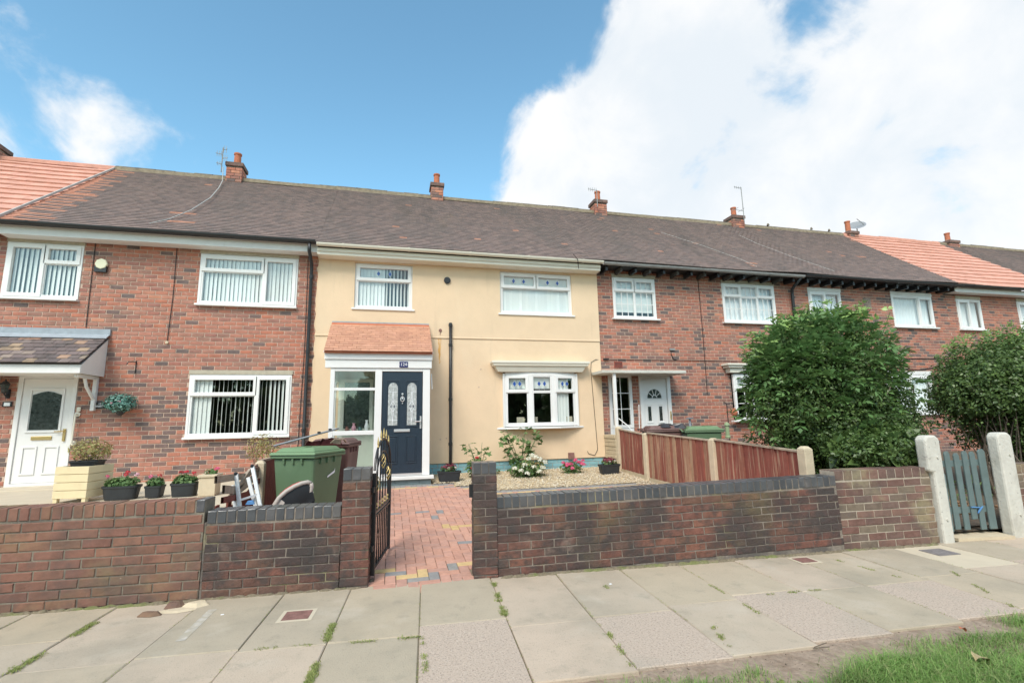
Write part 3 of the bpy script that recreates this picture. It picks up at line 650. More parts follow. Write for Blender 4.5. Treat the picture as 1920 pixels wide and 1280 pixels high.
# shallow bow window
bz0, bz1 = 1.315, 2.50
bp = [(2.47, 10.62), (3.06, 10.545), (3.62, 10.545), (4.20, 10.62)]
b = MB(); b.prism([(2.30, YR, 1.255), (2.95, 10.41, 1.255), (3.72, 10.41, 1.255), (4.37, YR, 1.255)], (0, 0, .045)); bsill = b.build('bow_sill', M_upvc, H2, bevel=.008)
b = MB(); b.prism([(bp[0][0] + .03, YR + .05, bz1 - .01), (bp[0][0] + .03, bp[0][1] + .01, bz1 - .01), (bp[1][0], bp[1][1] + .01, bz1 - .01), (bp[2][0], bp[2][1] + .01, bz1 - .01), (bp[3][0] - .03, bp[3][1] + .01, bz1 - .01), (bp[3][0] - .03, YR + .05, bz1 - .01)], (0, 0, .06)); b.build('bow_head', M_upvc, H2)
for i in range(3):
    p, q = Vector((*bp[i], 0)), Vector((*bp[i + 1], 0)); U = (q - p).normalized(); W = U.cross(Z3); ln = (q - p).length
    window(H2, (p.x, p.y, bz0), U, W, ln, bz1 - bz0, [(0, 1, .66, 1, 'o' if i != 1 else 'f'), (0, 1, 0, .66, 'f')], sill=0, dia=((0, .34), (0, .66)), blind=('v', .5, .15, .75) if i == 2 else ('r', 0, 0, 1, .84), label=('left', 'middle', 'right')[i] + ' light of the bow window', fr=.05)
for i, x in ((0, 2.85), (1, 3.16), (0, 4.0)):
    b = MB(); b.box(x - .09, x + .09, 10.66, 10.675, 1.34, 1.52); b.build('window_ornament', M_timber, H2, bevel=.006)
b = MB(); b.box(2.44, 2.475, 10.60, YR, bz0 - .01, bz1); b.box(4.195, 4.23, 10.60, YR, bz0 - .01, bz1); b.build('bow_cheek', M_upvc, H2)
b = MB()
mp = [(.0, 2.772, 10.42), (.0, 2.725, 10.42), (.03, 2.70, 10.44), (.035, 2.665, 10.445), (.10, 2.635, 10.49), (.11, 2.60, 10.495), (.16, 2.53, 10.52)]
vs = [p_ for dx, z, y in mp for p_ in ((2.16 + dx, y, z), (4.49 - dx, y, z), (4.49 - dx, YR, z), (2.16 + dx, YR, z))]
b.add(vs, [(i * 4 + q, i * 4 + (q + 1) % 4, i * 4 + 4 + (q + 1) % 4, i * 4 + 4 + q) for i in range(6) for q in range(4)] + [(0, 1, 2, 3), (24, 25, 26, 27)])
b.build('window_canopy', M_creamp, H2, bevel=.008, label='moulded cream canopy over the bow window')
# fascia, gutter, cable
b = MB(); b.prism([(-1.56, 10.37, 4.965), (-1.56, 10.655, 4.955), (-1.56, 10.655, 5.15), (-1.56, 10.37, 5.10)], (6.41, 0, 0)); b.box(-1.56, 4.85, 10.345, 10.368, 5.03, 5.11); b.build('fascia', M_creamp, H2, bevel=.008)
gutter(H2, -1.56, 4.88, M_creamp, 5.145, 1.35)
shell(H2, -1.56, 4.87)
roof(H2, -1.56, 4.87, M_roof,  .168, .1, .024, v_dark, [(3.05, 3.2, 1.9, 2.0)])
chimney(H2, 1.22, .42, 8.55)
# vents, stains, waste pipe
b = MB(); b.cyl((1.19, YR - .014, 4.615), (1.19, YR - .05, 4.615), .075, n=20); b.cyl((1.19, YR - .05, 4.615), (1.19, YR - .06, 4.615), .055, n=20); b.build('round_vent', M_black, H2)
b = MB(); b.tube([(1.264, YR - .045, 3.63), (1.262, YR - .045, 2.2), (1.265, YR - .045, .9), (1.262, YR - .045, .30)], .034, 10); wp = b.build('waste_pipe', M_black, H2, smooth=True)
for z in (3.55, 3.1, 1.9, .95):
    b = MB(); b.cyl((1.263, YR - .045, z), (1.263, YR - .045, z + .06), .044, n=10); b.build('pipe_collar', M_black, wp)
b = MB(); rr = random.Random(3)
def stain(pts_, w0, w1):
    vs = []; n = len(pts_)
    for i, (x, z) in enumerate(pts_):
        ww = w0 + (w1 - w0) * i / (n - 1); ww *= rr.uniform(.75, 1.2); vs += [(x - ww, YR - .003, z), (x + ww, YR - .003, z)]
    b.add(vs, [(2 * i, 2 * i + 1, 2 * i + 3, 2 * i + 2) for i in range(n - 1)])
stain([(1.03 + rr.uniform(-.01, .01), 3.27 - i * .05) for i in range(12)], .035, .012)
rm = material('rust_streak', (.66, .36, .11), .95, (6, .2), dirt=(((.76, .575, .395), 9, .48, .66, .85, (3, 3, .3)),)); b.build('rust_stain', rm, H2)
b = MB(); b.cyl((1.04, YR - .012, 3.46), (1.04, YR - .03, 3.46), .035, n=10); b.tube([(1.04, YR - .016, 3.43), (1.035, YR - .016, 3.36)], .008, 5); b.build('old_fixing', M_rustc, H2)
for x, z in ((1.05, 1.08), (1.18, 1.10), (1.9, 2.2), (1.95, 2.6)):
    b = MB(); b.cyl((x, YR + .001, z), (x, YR - .008, z), .017, n=8); b.build('wall_plug', M_fmort, H2)
b = MB(); b.box(3.95, 4.08, YR - .06, YR + .04, .56, .70); b.build('meter_vent', M_rustc, H2)
b = MB(); b.tube([(4.87, YF - .02, 2.84), (4.74, YR - .01, 2.85), (4.62, YR - .01, 2.78), (4.60, YR - .01, 2.6), (4.66, YR - .01, 1.2), (4.68, YR - .01, .75), (4.60, YR - .01, .62), (4.45, YR - .01, .66), (4.42, YR - .01, .72)], .006, 5); b.build('telephone_cable', M_cable, H2)
b = MB(); b.tube([(4.10, 10.20, 5.28), (4.2, 10.19, 5.15), (4.28, 10.35, 4.98)], .008, 5); b.build('aerial_cable', M_cable, H2)
# porch
PY = 9.70
b = MB(); b.box(-1.12, -1.04, PY, PY + .08, .45, 2.50); b.box(-.30, -.17, PY, PY + .08, .45, 2.50); b.box(.61, .75, PY, PY + .08, .45, 2.50)
b.box(-1.04, -.30, PY + .002, PY + .08, 2.44, 2.50); b.box(-1.04, -.30, PY + .002, PY + .08, .45, .52); b.box(-.17, .61, PY + .002, PY + .08, 2.44, 2.50); b.box(-1.04, -.30, PY + .002, PY + .08, 1.235, 1.315)
b.box(-1.22, .78, PY - .025, PY + .08, 2.503, 2.66); b.box(-1.235, .79, PY - .05, PY + .08, 2.663, 2.80)
b.box(-1.12, -1.06, PY + .083, YR, 2.30, 2.66); b.box(-1.12, -1.06, PY + .083, YR, .45, .55); b.box(.69, .75, PY + .083, YR, .45, 2.70); b.box(-1.12, -1.06, 10.2, 10.28, .55, 2.3)
PF = b.build('porch_frame', M_upvc, H2, bevel=.006)
b = MB(); b.box(-1.04, -.30, PY + .001, PY + .05, 2.075, 2.125); b.build('transom', M_upvc, PF)
for (z0, z1) in ((.52, 1.235), (1.315, 2.075), (2.125, 2.44)):
    b = MB(); b.add([(-1.04, PY + .03, z0), (-.30, PY + .03, z0), (-.30, PY + .03, z1), (-1.04, PY + .03, z1)], [(0, 1, 2, 3)]); b.build('pane', M_glass, PF)
b = MB(); b.add([(-1.09, PY + .09, .55), (-1.09, YR, .55), (-1.09, YR, 2.3), (-1.09, PY + .09, 2.3)], [(0, 1, 2, 3)]); b.build('side_pane', M_glass, PF)
b = MB(); b.box(-1.10, .74, PY + .085, YR, 2.66, 2.70); b.box(-1.10, .74, PY + .085, YR, .36, .44); b.build('porch_floor_and_ceiling', M_hall, H2)
b = MB(); b.box(-1.05, .60, 10.60, 10.63, .45, 2.66); b.box(-.20, -.17, PY + .09, 10.6, .45, 2.66); b.build('porch_inner_wall', M_hall, H2)
b = MB(); b.ring((0, 10.55, 0), X3, Z3, NY, -1.00, -.36, 1.28, 2.36, .07, -.04, .03); iw_ = b.build('inner_window', M_hall, H2)
b = MB(); b.box(-.93, -.43, 10.555, 10.565, 1.35, 2.29); b.build('pane', M_dglass, iw_)
for x, mt_, hh in ((-.85, M_rustc, .10), (-.72, M_petalL, .16), (-.60, M_teal, .09), (-.47, M_net, .22)):
    b = MB(); b.lathe((x, 10.47, 1.30), [(.03, 0), (.045, hh * .4), (.02, hh * .8), (.03, hh)], 10); b.build('sill_ornament', mt_, H2)
b = MB(); b.box(-.30, -.16, 10.50, 10.54, 1.98, 2.0); b.lathe((-.27, 10.50, 1.93), [(.02, 0), (.035, .05), (.02, .09)], 8); b.lathe((-.19, 10.50, 1.93), [(.02, 0), (.035, .05), (.02, .09)], 8); b.build('wall_light', M_chrome, H2)
b = MB(); b.box(-1.17, .83, PY - .09, PY + .10, .385, .445); b.build('porch_sill', M_white, H2, bevel=.008)
b = MB(); b.box(-1.13, .78, PY - .012, YR, -.05, .383); pb = b.build('porch_base', M_plinth2, H2)
lay([(Vector((u, PY - .02, v_)), X3, Z3, NY, l, h, var) for (u, v_, l, h, var) in rows(-1.13, .78, .05, .383, .216, .074, .009, [])], pb, M_plinth2, .216, .074, .03, 'brick', 300, .003, .002)
dx0, dx1, dz0, dz1 = -.165, .608, .47, 2.437
b = MB(); b.box(dx0 + .005, dx1 - .005, PY + .02, PY + .065, dz0 + .03, dz1 - .005); D2 = b.build('front_door', M_navy, H2, label='navy composite door with two arched leaded panes', bevel=.003)
b = MB(); b.box(dx0, dx1, PY - .005, PY + .07, .45, .497); b.build('threshold', M_chrome, H2)
for cxx in (.04, .40):
    hw = .09; b = MB(); pts = [(cxx - hw, 1.40), (cxx + hw, 1.40), (cxx + hw, 2.12)] + [(cxx + hw * math.cos(t), 2.12 + .10 * math.sin(t)) for t in [math.pi * q / 8 for q in range(1, 8)]] + [(cxx - hw, 2.12)]
    b.prism([(x, PY + .019, z) for x, z in pts], (0, -.008, 0)); g = b.build('leaded_pane', M_leadglass, D2)
    b = MB()
    for s in (-1, 1):
        for zc, hh, ww in ((1.76, .30, .022), (1.76, .10, .05)):
            b.tube([(cxx + s * ww * math.sin(math.pi * q / 8), PY + .008, zc - hh + 2 * hh * q / 8) for q in range(9)], .0035, 4)
    b.tube([(cxx, PY + .008, 1.40), (cxx, PY + .008, 2.21)], .003, 4)
    for z in (1.50, 2.04): b.tube([(cxx - hw, PY + .008, z), (cxx + hw, PY + .008, z)], .003, 4)
    b.build('lead_line', M_net, g)
    b = MB()
    for z, k in ((1.76, .022), (1.50, .012), (2.04, .012)):
        for s in ((-1, 1) if k > .02 else (0,)): b.prism([(cxx + s * .028 + dx * k, PY + .010, z + dz * k * 1.4) for dx, dz in ((-1, 0), (0, -1), (1, 0), (0, 1))], (0, -.004, 0))
    b.build('navy_lozenge', M_navy, g)
    b = MB(); b.ring((0, PY + .02, 0), X3, Z3, NY, cxx - hw - .035, cxx + hw + .035, 1.365, 2.27, .022, 0, .010); b.build('pane_surround', M_navy, D2, bevel=.003)
    b = MB(); b.ring((0, PY + .02, 0), X3, Z3, NY, cxx - .105, cxx + .105, .68, 1.20, .02, 0, .010); b.fbox((0, PY + .02, 0), X3, Z3, NY, cxx - .07, cxx + .07, .715, 1.165, 0, .009); b.build('panel_moulding', M_navy, D2, bevel=.004)
b = MB(); b.box(.07, .37, PY - .002, PY + .02, 1.275, 1.325); b.build('letterbox', M_chrome, D2, bevel=.004)
b = MB(); b.box(.558, .588, PY - .002, PY + .02, 1.33, 1.57); b.tube([(.573, PY, 1.47), (.573, PY - .04, 1.47), (.46, PY - .04, 1.465)], .010, 6); b.build('handle', M_chrome, D2)
b = MB(); b.lathe((.22, PY, 1.90), [(.018, 0), (.012, .05), (.018, .06)], 8); b.tube([(.22 + .035 * math.cos(t), PY - .012, 1.90 + .045 * math.sin(t)) for t in [2 * math.pi * q / 12 for q in range(13)]], .009, 6); b.cyl((.22, PY + .02, 2.0), (.22, PY - .01, 2.0), .02); b.cyl((.22, PY + .02, 1.82), (.22, PY - .01, 1.82), .012); b.build('knocker', M_chrome, D2)
b = MB(); b.box(.15, .315, PY - .037, PY - .026, 2.515, 2.63); NPq = b.build('number_plaque', M_bluep, H2, bevel=.006, label='small blue enamel plate reading 124')
text_part('number', '124', .085, (.2325, PY - .040, 2.572), (R(90), 0, 0), M_net, NPq)
for x in (.158, .307):
    b = MB(); b.cyl((x, PY - .037, 2.572), (x, PY - .041, 2.572), .006, n=8); b.build('screw', M_chrome, NPq)
# porch roof
pv = Vector((0, .95, .70)); pL = pv.length; pv.normalize(); pw = X3.cross(pv); it = []; rr = random.Random(19)
b = MB(); b.fbox((0, PY - .12, 2.80), X3, pv, pw, -1.235, .785, 0, pL + .12, -.03, 0); PR = b.build('porch_roof', M_pot, H2)
for k in range(12):
    i = 0
    while -1.24 + i * .165 - (k % 2) * .0825 < .79:
        a = max(-1.24, -1.24 + i * .165 - (k % 2) * .0825); e = min(.79, -1.24 + (i + 1) * .165 - (k % 2) * .0825); i += 1
        if e - a < .03: continue
        tl = .09; V = pv * math.cos(tl) - pw * math.sin(tl)
        it.append((Vector(((a + e) / 2, PY - .13, 2.81)) + pv * (.045 + k * .096) + pw * .014, X3, V, X3.cross(V), e - a - .003, .112, rr.random()))
lay(it, PR, M_cantile, .162, .112, .013, 'tile', 300, .003, .002)
b = MB(); b.box(-1.24, .79, YR - .018, YR + .0, 3.50, 3.60); b.fbox((0, YR - .01, 3.515), X3, -pv, pw, -1.24, .79, 0, .10, .015, .026); b.build('flashing', M_lead, PR)
b = MB(); b.prism([(.782, PY - .10, 2.79), (.782, YR, 2.79), (.782, YR, 3.49)], (.018, 0, 0)); b.prism([(-1.25, PY - .10, 2.79), (-1.25, YR, 2.79), (-1.25, YR, 3.49)], (.018, 0, 0)); b.build('bargeboard', M_white, PR)
b = MB(); b.tube([(.80, PY + .3, 2.42), (.80, PY + .12, 2.1)], .012, 5); b.build('awning_hook', M_white, H2)

# --- house 126 -----------------------------------------------------------------
H3 = thing('terraced_house', 'dark red brick house with small-paned windows and flat door hood, right of the cream house', 'house', (7.8, YF, 0))
W7 = (5.30, 6.475, 3.885, 4.935); W8 = (8.45, 10.10, 3.88, 4.94); WB = (8.47, 10.15, 1.34, 2.51)
holes = [hole(*W7, .09), hole(*W8, .09), (8.47, 10.15, 1.30, 2.55), (5.86, 6.70, .35, 2.50), (5.05, 5.66, .45, 2.50)]
brick_house(H3, 4.875, 10.75, holes, vf(.20, .16, .11, .03), 13)
window(H3, (W7[0], YF - .01, W7[2]), X3, NY, 1.175, 1.05, [(0, .5, .68, 1, 'o', (3, 1)), (.5, 1, .68, 1, 'o', (3, 1)), (0, .5, 0, .68, 'f', (3, 2)), (.5, 1, 0, .68, 'f', (3, 2))], blind=('r', 0, 0, 1, .18), lintel=.09, label='upper window above the door hood')
window(H3, (W8[0], YF - .01, W8[2]), X3, NY, 1.65, 1.06, [(0, .333, .68, 1, 'o', (3, 1)), (.333, .667, .68, 1, 'f', (3, 1)), (.667, 1, .68, 1, 'o', (3, 1)), (0, .333, 0, .68, 'f', (3, 2)), (.333, .667, 0, .68, 'f', (3, 2)), (.667, 1, 0, .68, 'f', (3, 2))], blind=('n', 0, 0, 1, .05), lintel=.09, label='three-light upper window')
window(H3, (WB[0], YF - .10, WB[2]), X3, NY, 1.68, 1.17, [(0, .333, .70, 1, 'o', (2, 1)), (.333, .667, .70, 1, 'f', (2, 1)), (.667, 1, .70, 1, 'o', (2, 1)), (0, .333, 0, .70, 'f', (2, 2)), (.333, .667, 0, .70, 'f', (2, 2)), (.667, 1, 0, .70, 'f', (2, 2))], sill=.14, blind=('r', 0, 0, 1, .86), label='ground floor window behind the bush')
b = MB()
for dx, dy, za, zb in ((0, 0, 2.72, 2.77), (.05, .04, 2.66, 2.718), (.12, .10, 2.54, 2.658)): b.box(8.22 + dx, 10.4 - dx, 10.42 + dy, YF, za, zb)
b.build('window_canopy', M_creamp, H3, bevel=.008)
door_frame(H3, 5.86, 6.70, YF - .03, .40, 2.495, .09)
b = MB(); b.box(5.955, 6.60, 10.71, 10.75, .45, 2.40); D3 = b.build('front_door', M_upvc, H3, label='white door with fanlight and brass letterbox', bevel=.003)
b = MB(); cxx = 6.26; b.prism([(cxx + .19 * math.cos(t), 10.709, 1.92 + .22 * math.sin(t)) for t in [math.pi * q / 12 for q in range(13)]], (0, -.006, 0)); b.build('fanlight_pane', M_dglass, D3)
b = MB()
for t in [math.pi * q / 5 for q in range(1, 5)]: b.tube([(cxx + .05 * math.cos(t), 10.70, 1.93 + .05 * math.sin(t)), (cxx + .19 * math.cos(t), 10.70, 1.92 + .22 * math.sin(t))], .009, 4)
b.tube([(cxx + .065 * math.cos(t), 10.70, 1.925 + .07 * math.sin(t)) for t in [math.pi * q / 8 for q in range(9)]], .009, 4)
b.tube([(cxx + .215 * math.cos(t), 10.705, 1.915 + .245 * math.sin(t)) for t in [math.pi * q / 12 for q in range(13)]] , .012, 4); b.tube([(cxx - .22, 10.705, 1.905), (cxx + .22, 10.705, 1.905)], .012, 4); b.build('fanlight_bar', M_upvc, D3)
for xx in (6.11, 6.41):
    b = MB(); b.box(xx - .04, xx + .04, 10.702, 10.709, 1.38, 1.72); b.build('door_pane', M_dglass, D3); b = MB(); b.ring((0, 10.71, 0), X3, Z3, NY, xx - .085, xx + .085, 1.32, 1.78, .02, 0, .012); b.build('panel_moulding', M_upvc, D3)
    b = MB(); b.ring((0, 10.71, 0), X3, Z3, NY, xx - .10, xx + .10, .62, 1.08, .02, 0, .012); b.build('panel_moulding', M_upvc, D3)
b = MB(); b.box(6.12, 6.40, 10.69, 10.71, 1.17, 1.235); b.build('letterbox', M_brass, D3)
b = MB(); b.box(6.64, 6.665, 10.645, 10.67, 1.40, 1.60); b.tube([(6.65, 10.645, 1.5), (6.65, 10.62, 1.5), (6.60, 10.62, 1.5)], .008, 5); b.build('handle', M_brass, D3)
window(H3, (5.055, YF - .03, 1.22), X3, NY, .60, 1.275, [(0, 1, 0, 1, 'f', (2, 3))], sill=0, label='six-pane side light beside the door', name='side_light')
b = MB(); b.box(5.055, 5.655, YF - .02, YF + .05, .45, 1.216); b.build('side_panel', M_upvc, H3, bevel=.004)
b = MB(); b.box(4.62, 6.76, 10.05, YF - .001, 2.465, 2.535); b.build('door_hood', M_wpost, H3, label='thin weathered concrete door hood', bevel=.008)
b = MB(); b.box(4.90, 4.97, 10.10, 10.17, .45, 2.464); b.build('hood_post', M_upvc, H3, bevel=.004)
b = MB(); b.tube([(5.0, 10.15, 1.45), (5.12, 10.0, 1.30), (5.2, 9.9, 1.15)], .012, 5); b.tube([(5.5, 10.1, 1.75), (5.48, 10.1, 1.2)], .01, 5); b.build('hand_rail', M_upvc, H3)
b = MB()
for k in range(15): b.box(4.98 + k * .39, 5.04 + k * .39, 10.36, YF - .002, 4.985, 5.10)
rf = None
for k in range(15):
    b = MB(); b.box(4.98 + k * .39, 5.04 + k * .39, 10.36, YF - .002, 4.985, 5.10); b.build('rafter_foot', M_gutd if k % 2 else M_black, H3, bevel=.005)
b = MB(); b.box(4.875, 10.75, 10.34, YF - .003, 5.102, 5.13); b.build('soffit', M_black, H3)
gutter(H3, 4.89, 10.72, M_grey, 5.125, 1.2, .02)
b = MB(); b.tube([(10.62, 10.27, 5.08), (10.62, 10.6, 4.85), (10.62, 10.62, 4.7), (10.62, 10.62, .3)], .04, 8); b.build('downpipe', M_black, H3, smooth=True)
b = MB(); b.box(5.23, 5.45, YF - .012, YF, 2.66, 2.81); ab = b.build('air_brick', M_terr, H3)
b = MB()
for i in range(6):
    for k in range(4): b.box(5.25 + i * .032, 5.272 + i * .032, YF - .0135, YF - .0125, 2.675 + k * .032, 2.695 + k * .032)
b.build('air_hole', M_cable, ab)
b = MB(); b.tube([(4.95, YF - .02, 2.86), (5.6, YF - .012, 2.855), (7.4, YF - .012, 2.86), (9.6, YF - .012, 2.84), (10.7, YF - .012, 2.82)], .007, 5)
b.tube([(6.80, YF - .012, 3.12), (6.80, YF - .015, 3.0), (6.86, YF - .015, 2.88), (6.98, YF - .012, 2.86)], .009, 5); b.tube([(9.35, YF - .012, 3.12), (9.36, YF - .015, 3.0), (9.45, YF - .015, 2.88), (9.6, YF - .012, 2.84)], .009, 5)
b.tube([(7.75, YF - .012, 5.0), (7.76, YF - .012, 3.6), (7.75, YF - .012, 2.6), (7.74, YF - .012, 2.0)], .008, 5); b.build('wall_cable', M_cable, H3)
b = MB(); b.box(4.95, 5.08, YF - .05, YF - .001, 2.84, 2.88); b.build('cable_box', M_cable, H3)
b = MB(); b.box(6.76, 6.9, YF - .03, YF - .001, 3.11, 3.16); b.box(9.3, 9.44, YF - .03, YF - .001, 3.11, 3.16); b.build('cable_clip', M_grey, H3)
shell(H3, 4.87, 10.75); roof(H3, 4.87, 10.75, M_roof,  .168, .1, .024, v_dark, [(9.35, 9.65, .52, .62), (9.25, 9.5, .3, .4), (6.3, 6.4, 3.9, 4.0)])
b = MB(); b.tube([(x_, EY + t_ * RV.y, EZ + t_ * RV.z + .065) for x_, t_ in ((9.35, .1), (9.2, .6), (8.6, 1.6), (7.8, 2.6))], .005, 5); b.build('roof_cable', M_pcable, H3)
chimney(H3, 6.48, .50, 8.52)

# --- houses 128, 130, 132 and the red-roofed one on the left ------------------
H4 = thing('terraced_house', 'red brick terraced house behind the big bush, dark tiled roof and black gutter', 'house', (13.5, YF, 0))
W9, W10, W13 = (11.23, 12.35, 3.90, 4.86), (14.19, 15.75, 3.92, 4.88), (13.55, 15.27, 1.41, 2.52)
brick_house(H4, 10.755, 16.33, [hole(*q, .10) for q in (W9, W10, W13)] + [(11.5, 12.4, .3, 2.4)], vf(.2, .2, .16, .03), 23)
cc = [(0, .5, 0, 1, 'o'), (.5, 1, 0, 1, 'f')]
for q, cl in ((W9, cc), (W10, [(0, .66, 0, 1, 'f'), (.66, 1, 0, 1, 'o')]), (W13, [(0, .5, 0, 1, 'f'), (.5, 1, 0, 1, 'o')])):
    window(H4, (q[0], YF - .01, q[2]), X3, NY, q[1] - q[0], q[3] - q[2], cl, blind=('n', 0, 0, 1, .05), lintel=.10, lint_mat=M_white)
b = MB(); b.box(11.5, 12.4, 10.74, 10.79, .3, 2.4); b.build('front_door', M_upvc, H4)
for k in range(14):
    b = MB(); b.box(10.9 + k * .39, 10.96 + k * .39, 10.36, YF - .002, 4.985, 5.10); b.build('rafter_foot', M_black, H4)
b = MB(); b.box(10.755, 16.33, 10.34, YF - .003, 5.102, 5.13); b.build('soffit', M_black, H4)
b = MB(); b.box(13.15, 13.42, YF - .006, YF, 4.45, 4.75); b.build('mortar_patch', M_patch, H4)
b = MB(); b.tube([(10.76, YF - .012, 2.95), (13.5, YF - .012, 2.98), (16.3, YF - .012, 3.0)], .012, 5); b.tube([(13.9, YF - .014, 2.72), (14.8, YF - .014, 2.66), (15.6, YF - .014, 2.76), (16.3, YF - .014, 2.70)], .012, 5); b.build('wall_cable', M_cable, H4)
gutter(H4, 10.76, 16.33, M_black, 5.14, 1.6, .01); shell(H4, 10.75, 16.33)
def v_rag(r, x, v): return v_dark(r, x, v)
roof(H4, 10.75, 16.33, M_roof,  .168, .1, .024, v_rag, [(13.6, 13.75, 2.2, 2.3), (13.9, 14.1, 1.9, 2.0), (14.6, 14.8, 1.9, 2.0), (12.3, 12.5, 4.1, 4.2)])
b = MB(); b.tube([(x_, EY + t_ * RV.y, EZ + t_ * RV.z + .08) for x_, t_ in ((11.9, .1), (11.3, 1.2), (10.9, 2.2), (10.8, 3.0))], .005, 5); b.build('roof_cable', M_pcable, H4)
chimney(H4, 11.69, .56, 8.44)
H5 = thing('terraced_house', 'brick terraced house on the right with a bright orange-red concrete tiled roof', 'house', (18.7, YF, 0))
W11, W12 = (16.74, 17.74, 3.91, 4.86), (19.33, 20.6, 3.91, 4.88)
brick_house(H5, 16.335, 21.1, [hole(*q, .10) for q in (W11, W12)], vf(.15, .12, .08), 33, keep=0)
for q in (W11, W12): window(H5, (q[0], YF - .01, q[2]), X3, NY, q[1] - q[0], q[3] - q[2], cc, blind=('n', 0, 0, 1, .05), lintel=.10)
b = MB(); b.box(16.33, 21.1, 10.40, 10.425, 4.99, 5.14); b.box(16.33, 21.1, 10.425, 10.69, 5.0, 5.015); b.build('fascia', M_white, H5)
gutter(H5, 16.34, 21.1, M_black, 5.15); shell(H5, 16.33, 21.1)
def v_red(r, x, v): return r.random()
roof(H5, 16.33, 21.1, M_redt, .33, .345, .045, v_red); chimney(H5, 16.72, .5, 8.26, poth=.42)
H6 = thing('terraced_house', 'far right terraced house beyond the orange-red roof, dark tiles', 'house', (24, YF, 0))
brick_house(H6, 21.105, 28, [hole(22, 23, 3.91, 4.86, .1)], vf(.15, .12, .1), 43, keep=0)
window(H6, (22, YF - .01, 3.91), X3, NY, 1, .95, cc, blind=('n', 0, 0, 1, .05), lintel=.1)
b = MB(); b.box(21.1, 28, 10.40, 10.425, 4.99, 5.14); b.build('fascia', M_white, H6); gutter(H6, 21.1, 28, M_black, 5.15); shell(H6, 21.1, 28); roof(H6, 21.1, 28, M_roof,  .168, .1, .024, v_dark); chimney(H6, 21.74, .62, 8.27)
H0 = thing('terraced_house', 'house at the left edge of the photo, only its orange-red concrete tiled roof showing', 'house', (-10, YF, 0))
brick_house(H0, -13, -7.045, [hole(-9, -7.9, 3.88, 4.96, .1)], vf(.3, .15, .05), 53, keep=0)
window(H0, (-9, YF - .012, 3.88), X3, NY, 1.1, 1.08, cl1, blind=('v', .5, 0, 1), lintel=.09)
b = MB(); b.box(-13, -7.045, 10.40, 10.425, 5.015, 5.19); b.build('fascia', M_white, H0); gutter(H0, -13, -7.05, M_black, 5.19); shell(H0, -13, -7.04)
roof(H0, -13, -7.04, M_redt, .33, .345, .045, v_red); chimney(H0, -9.75, .55, 8.50, dep=.6)
for (x0_, x1_, nm) in ((-7.04, 0, 0),): pass

# ================================================================== the ground
E1 = Vector((1, -.0715, 0)).normalized(); E2 = Vector((.0715, 1, 0)).normalized()
def WP(x, off=0.0, z=0.0):          # a point on the front wall line, off metres behind its face
    return Vector((x, 4.78 - .0715 * x, z)) + E2 * off
def zg(y): return .058 * (y - 4.7)
def sheet(name, pts, mat, div=1, kind='structure', parent=None):
    b = MB(); b.add(pts, [tuple(range(len(pts)))]); return b.build(name, mat, parent, kind=kind)
sheet('ground', [(-150, -150, -.30), (150, -150, -.30), (150, 150, -.30), (-150, 150, -.30)], M_lawn)
b = MB(); b.box(-60, 60, -9.0, -3.0, -.2, -.14); b.build('road', material('asphalt', (.055, .055, .055), .9, (30, .3)), None, kind='structure')
b = MB(); b.box(-60, 60, -2.98, -2.85, -.2, -.02); b.build('kerb', M_conc, None, kind='structure')
b = MB(); b.add([(-60, -2.84, -.03), (60, -2.84, -.03), (60, 2.95, -.02), (-60, 2.95, -.02)], [(0, 1, 2, 3)]); b.add([(-60, 2.95, -.012), (60, 2.95, -.012), (60, 5.4, -.012), (-60, 5.4, -.012)], [(0, 1, 2, 3)], 0, 1)
b.build('verge_ground', [M_soil, M_joint], None, kind='structure')
rb = np.random.default_rng(8); nb_ = 16000
Pb = np.stack([rb.uniform(-45, 45, nb_), -15 + rb.normal(0, 1.2, nb_), np.zeros(nb_)], 1); Pb[:, 2] = rb.random(nb_) * (5.2 + 1.5 * np.sin(Pb[:, 0] * .45) + 1.1 * np.sin(Pb[:, 0] * 1.3 + 2))
BACK = (Pb, rb)
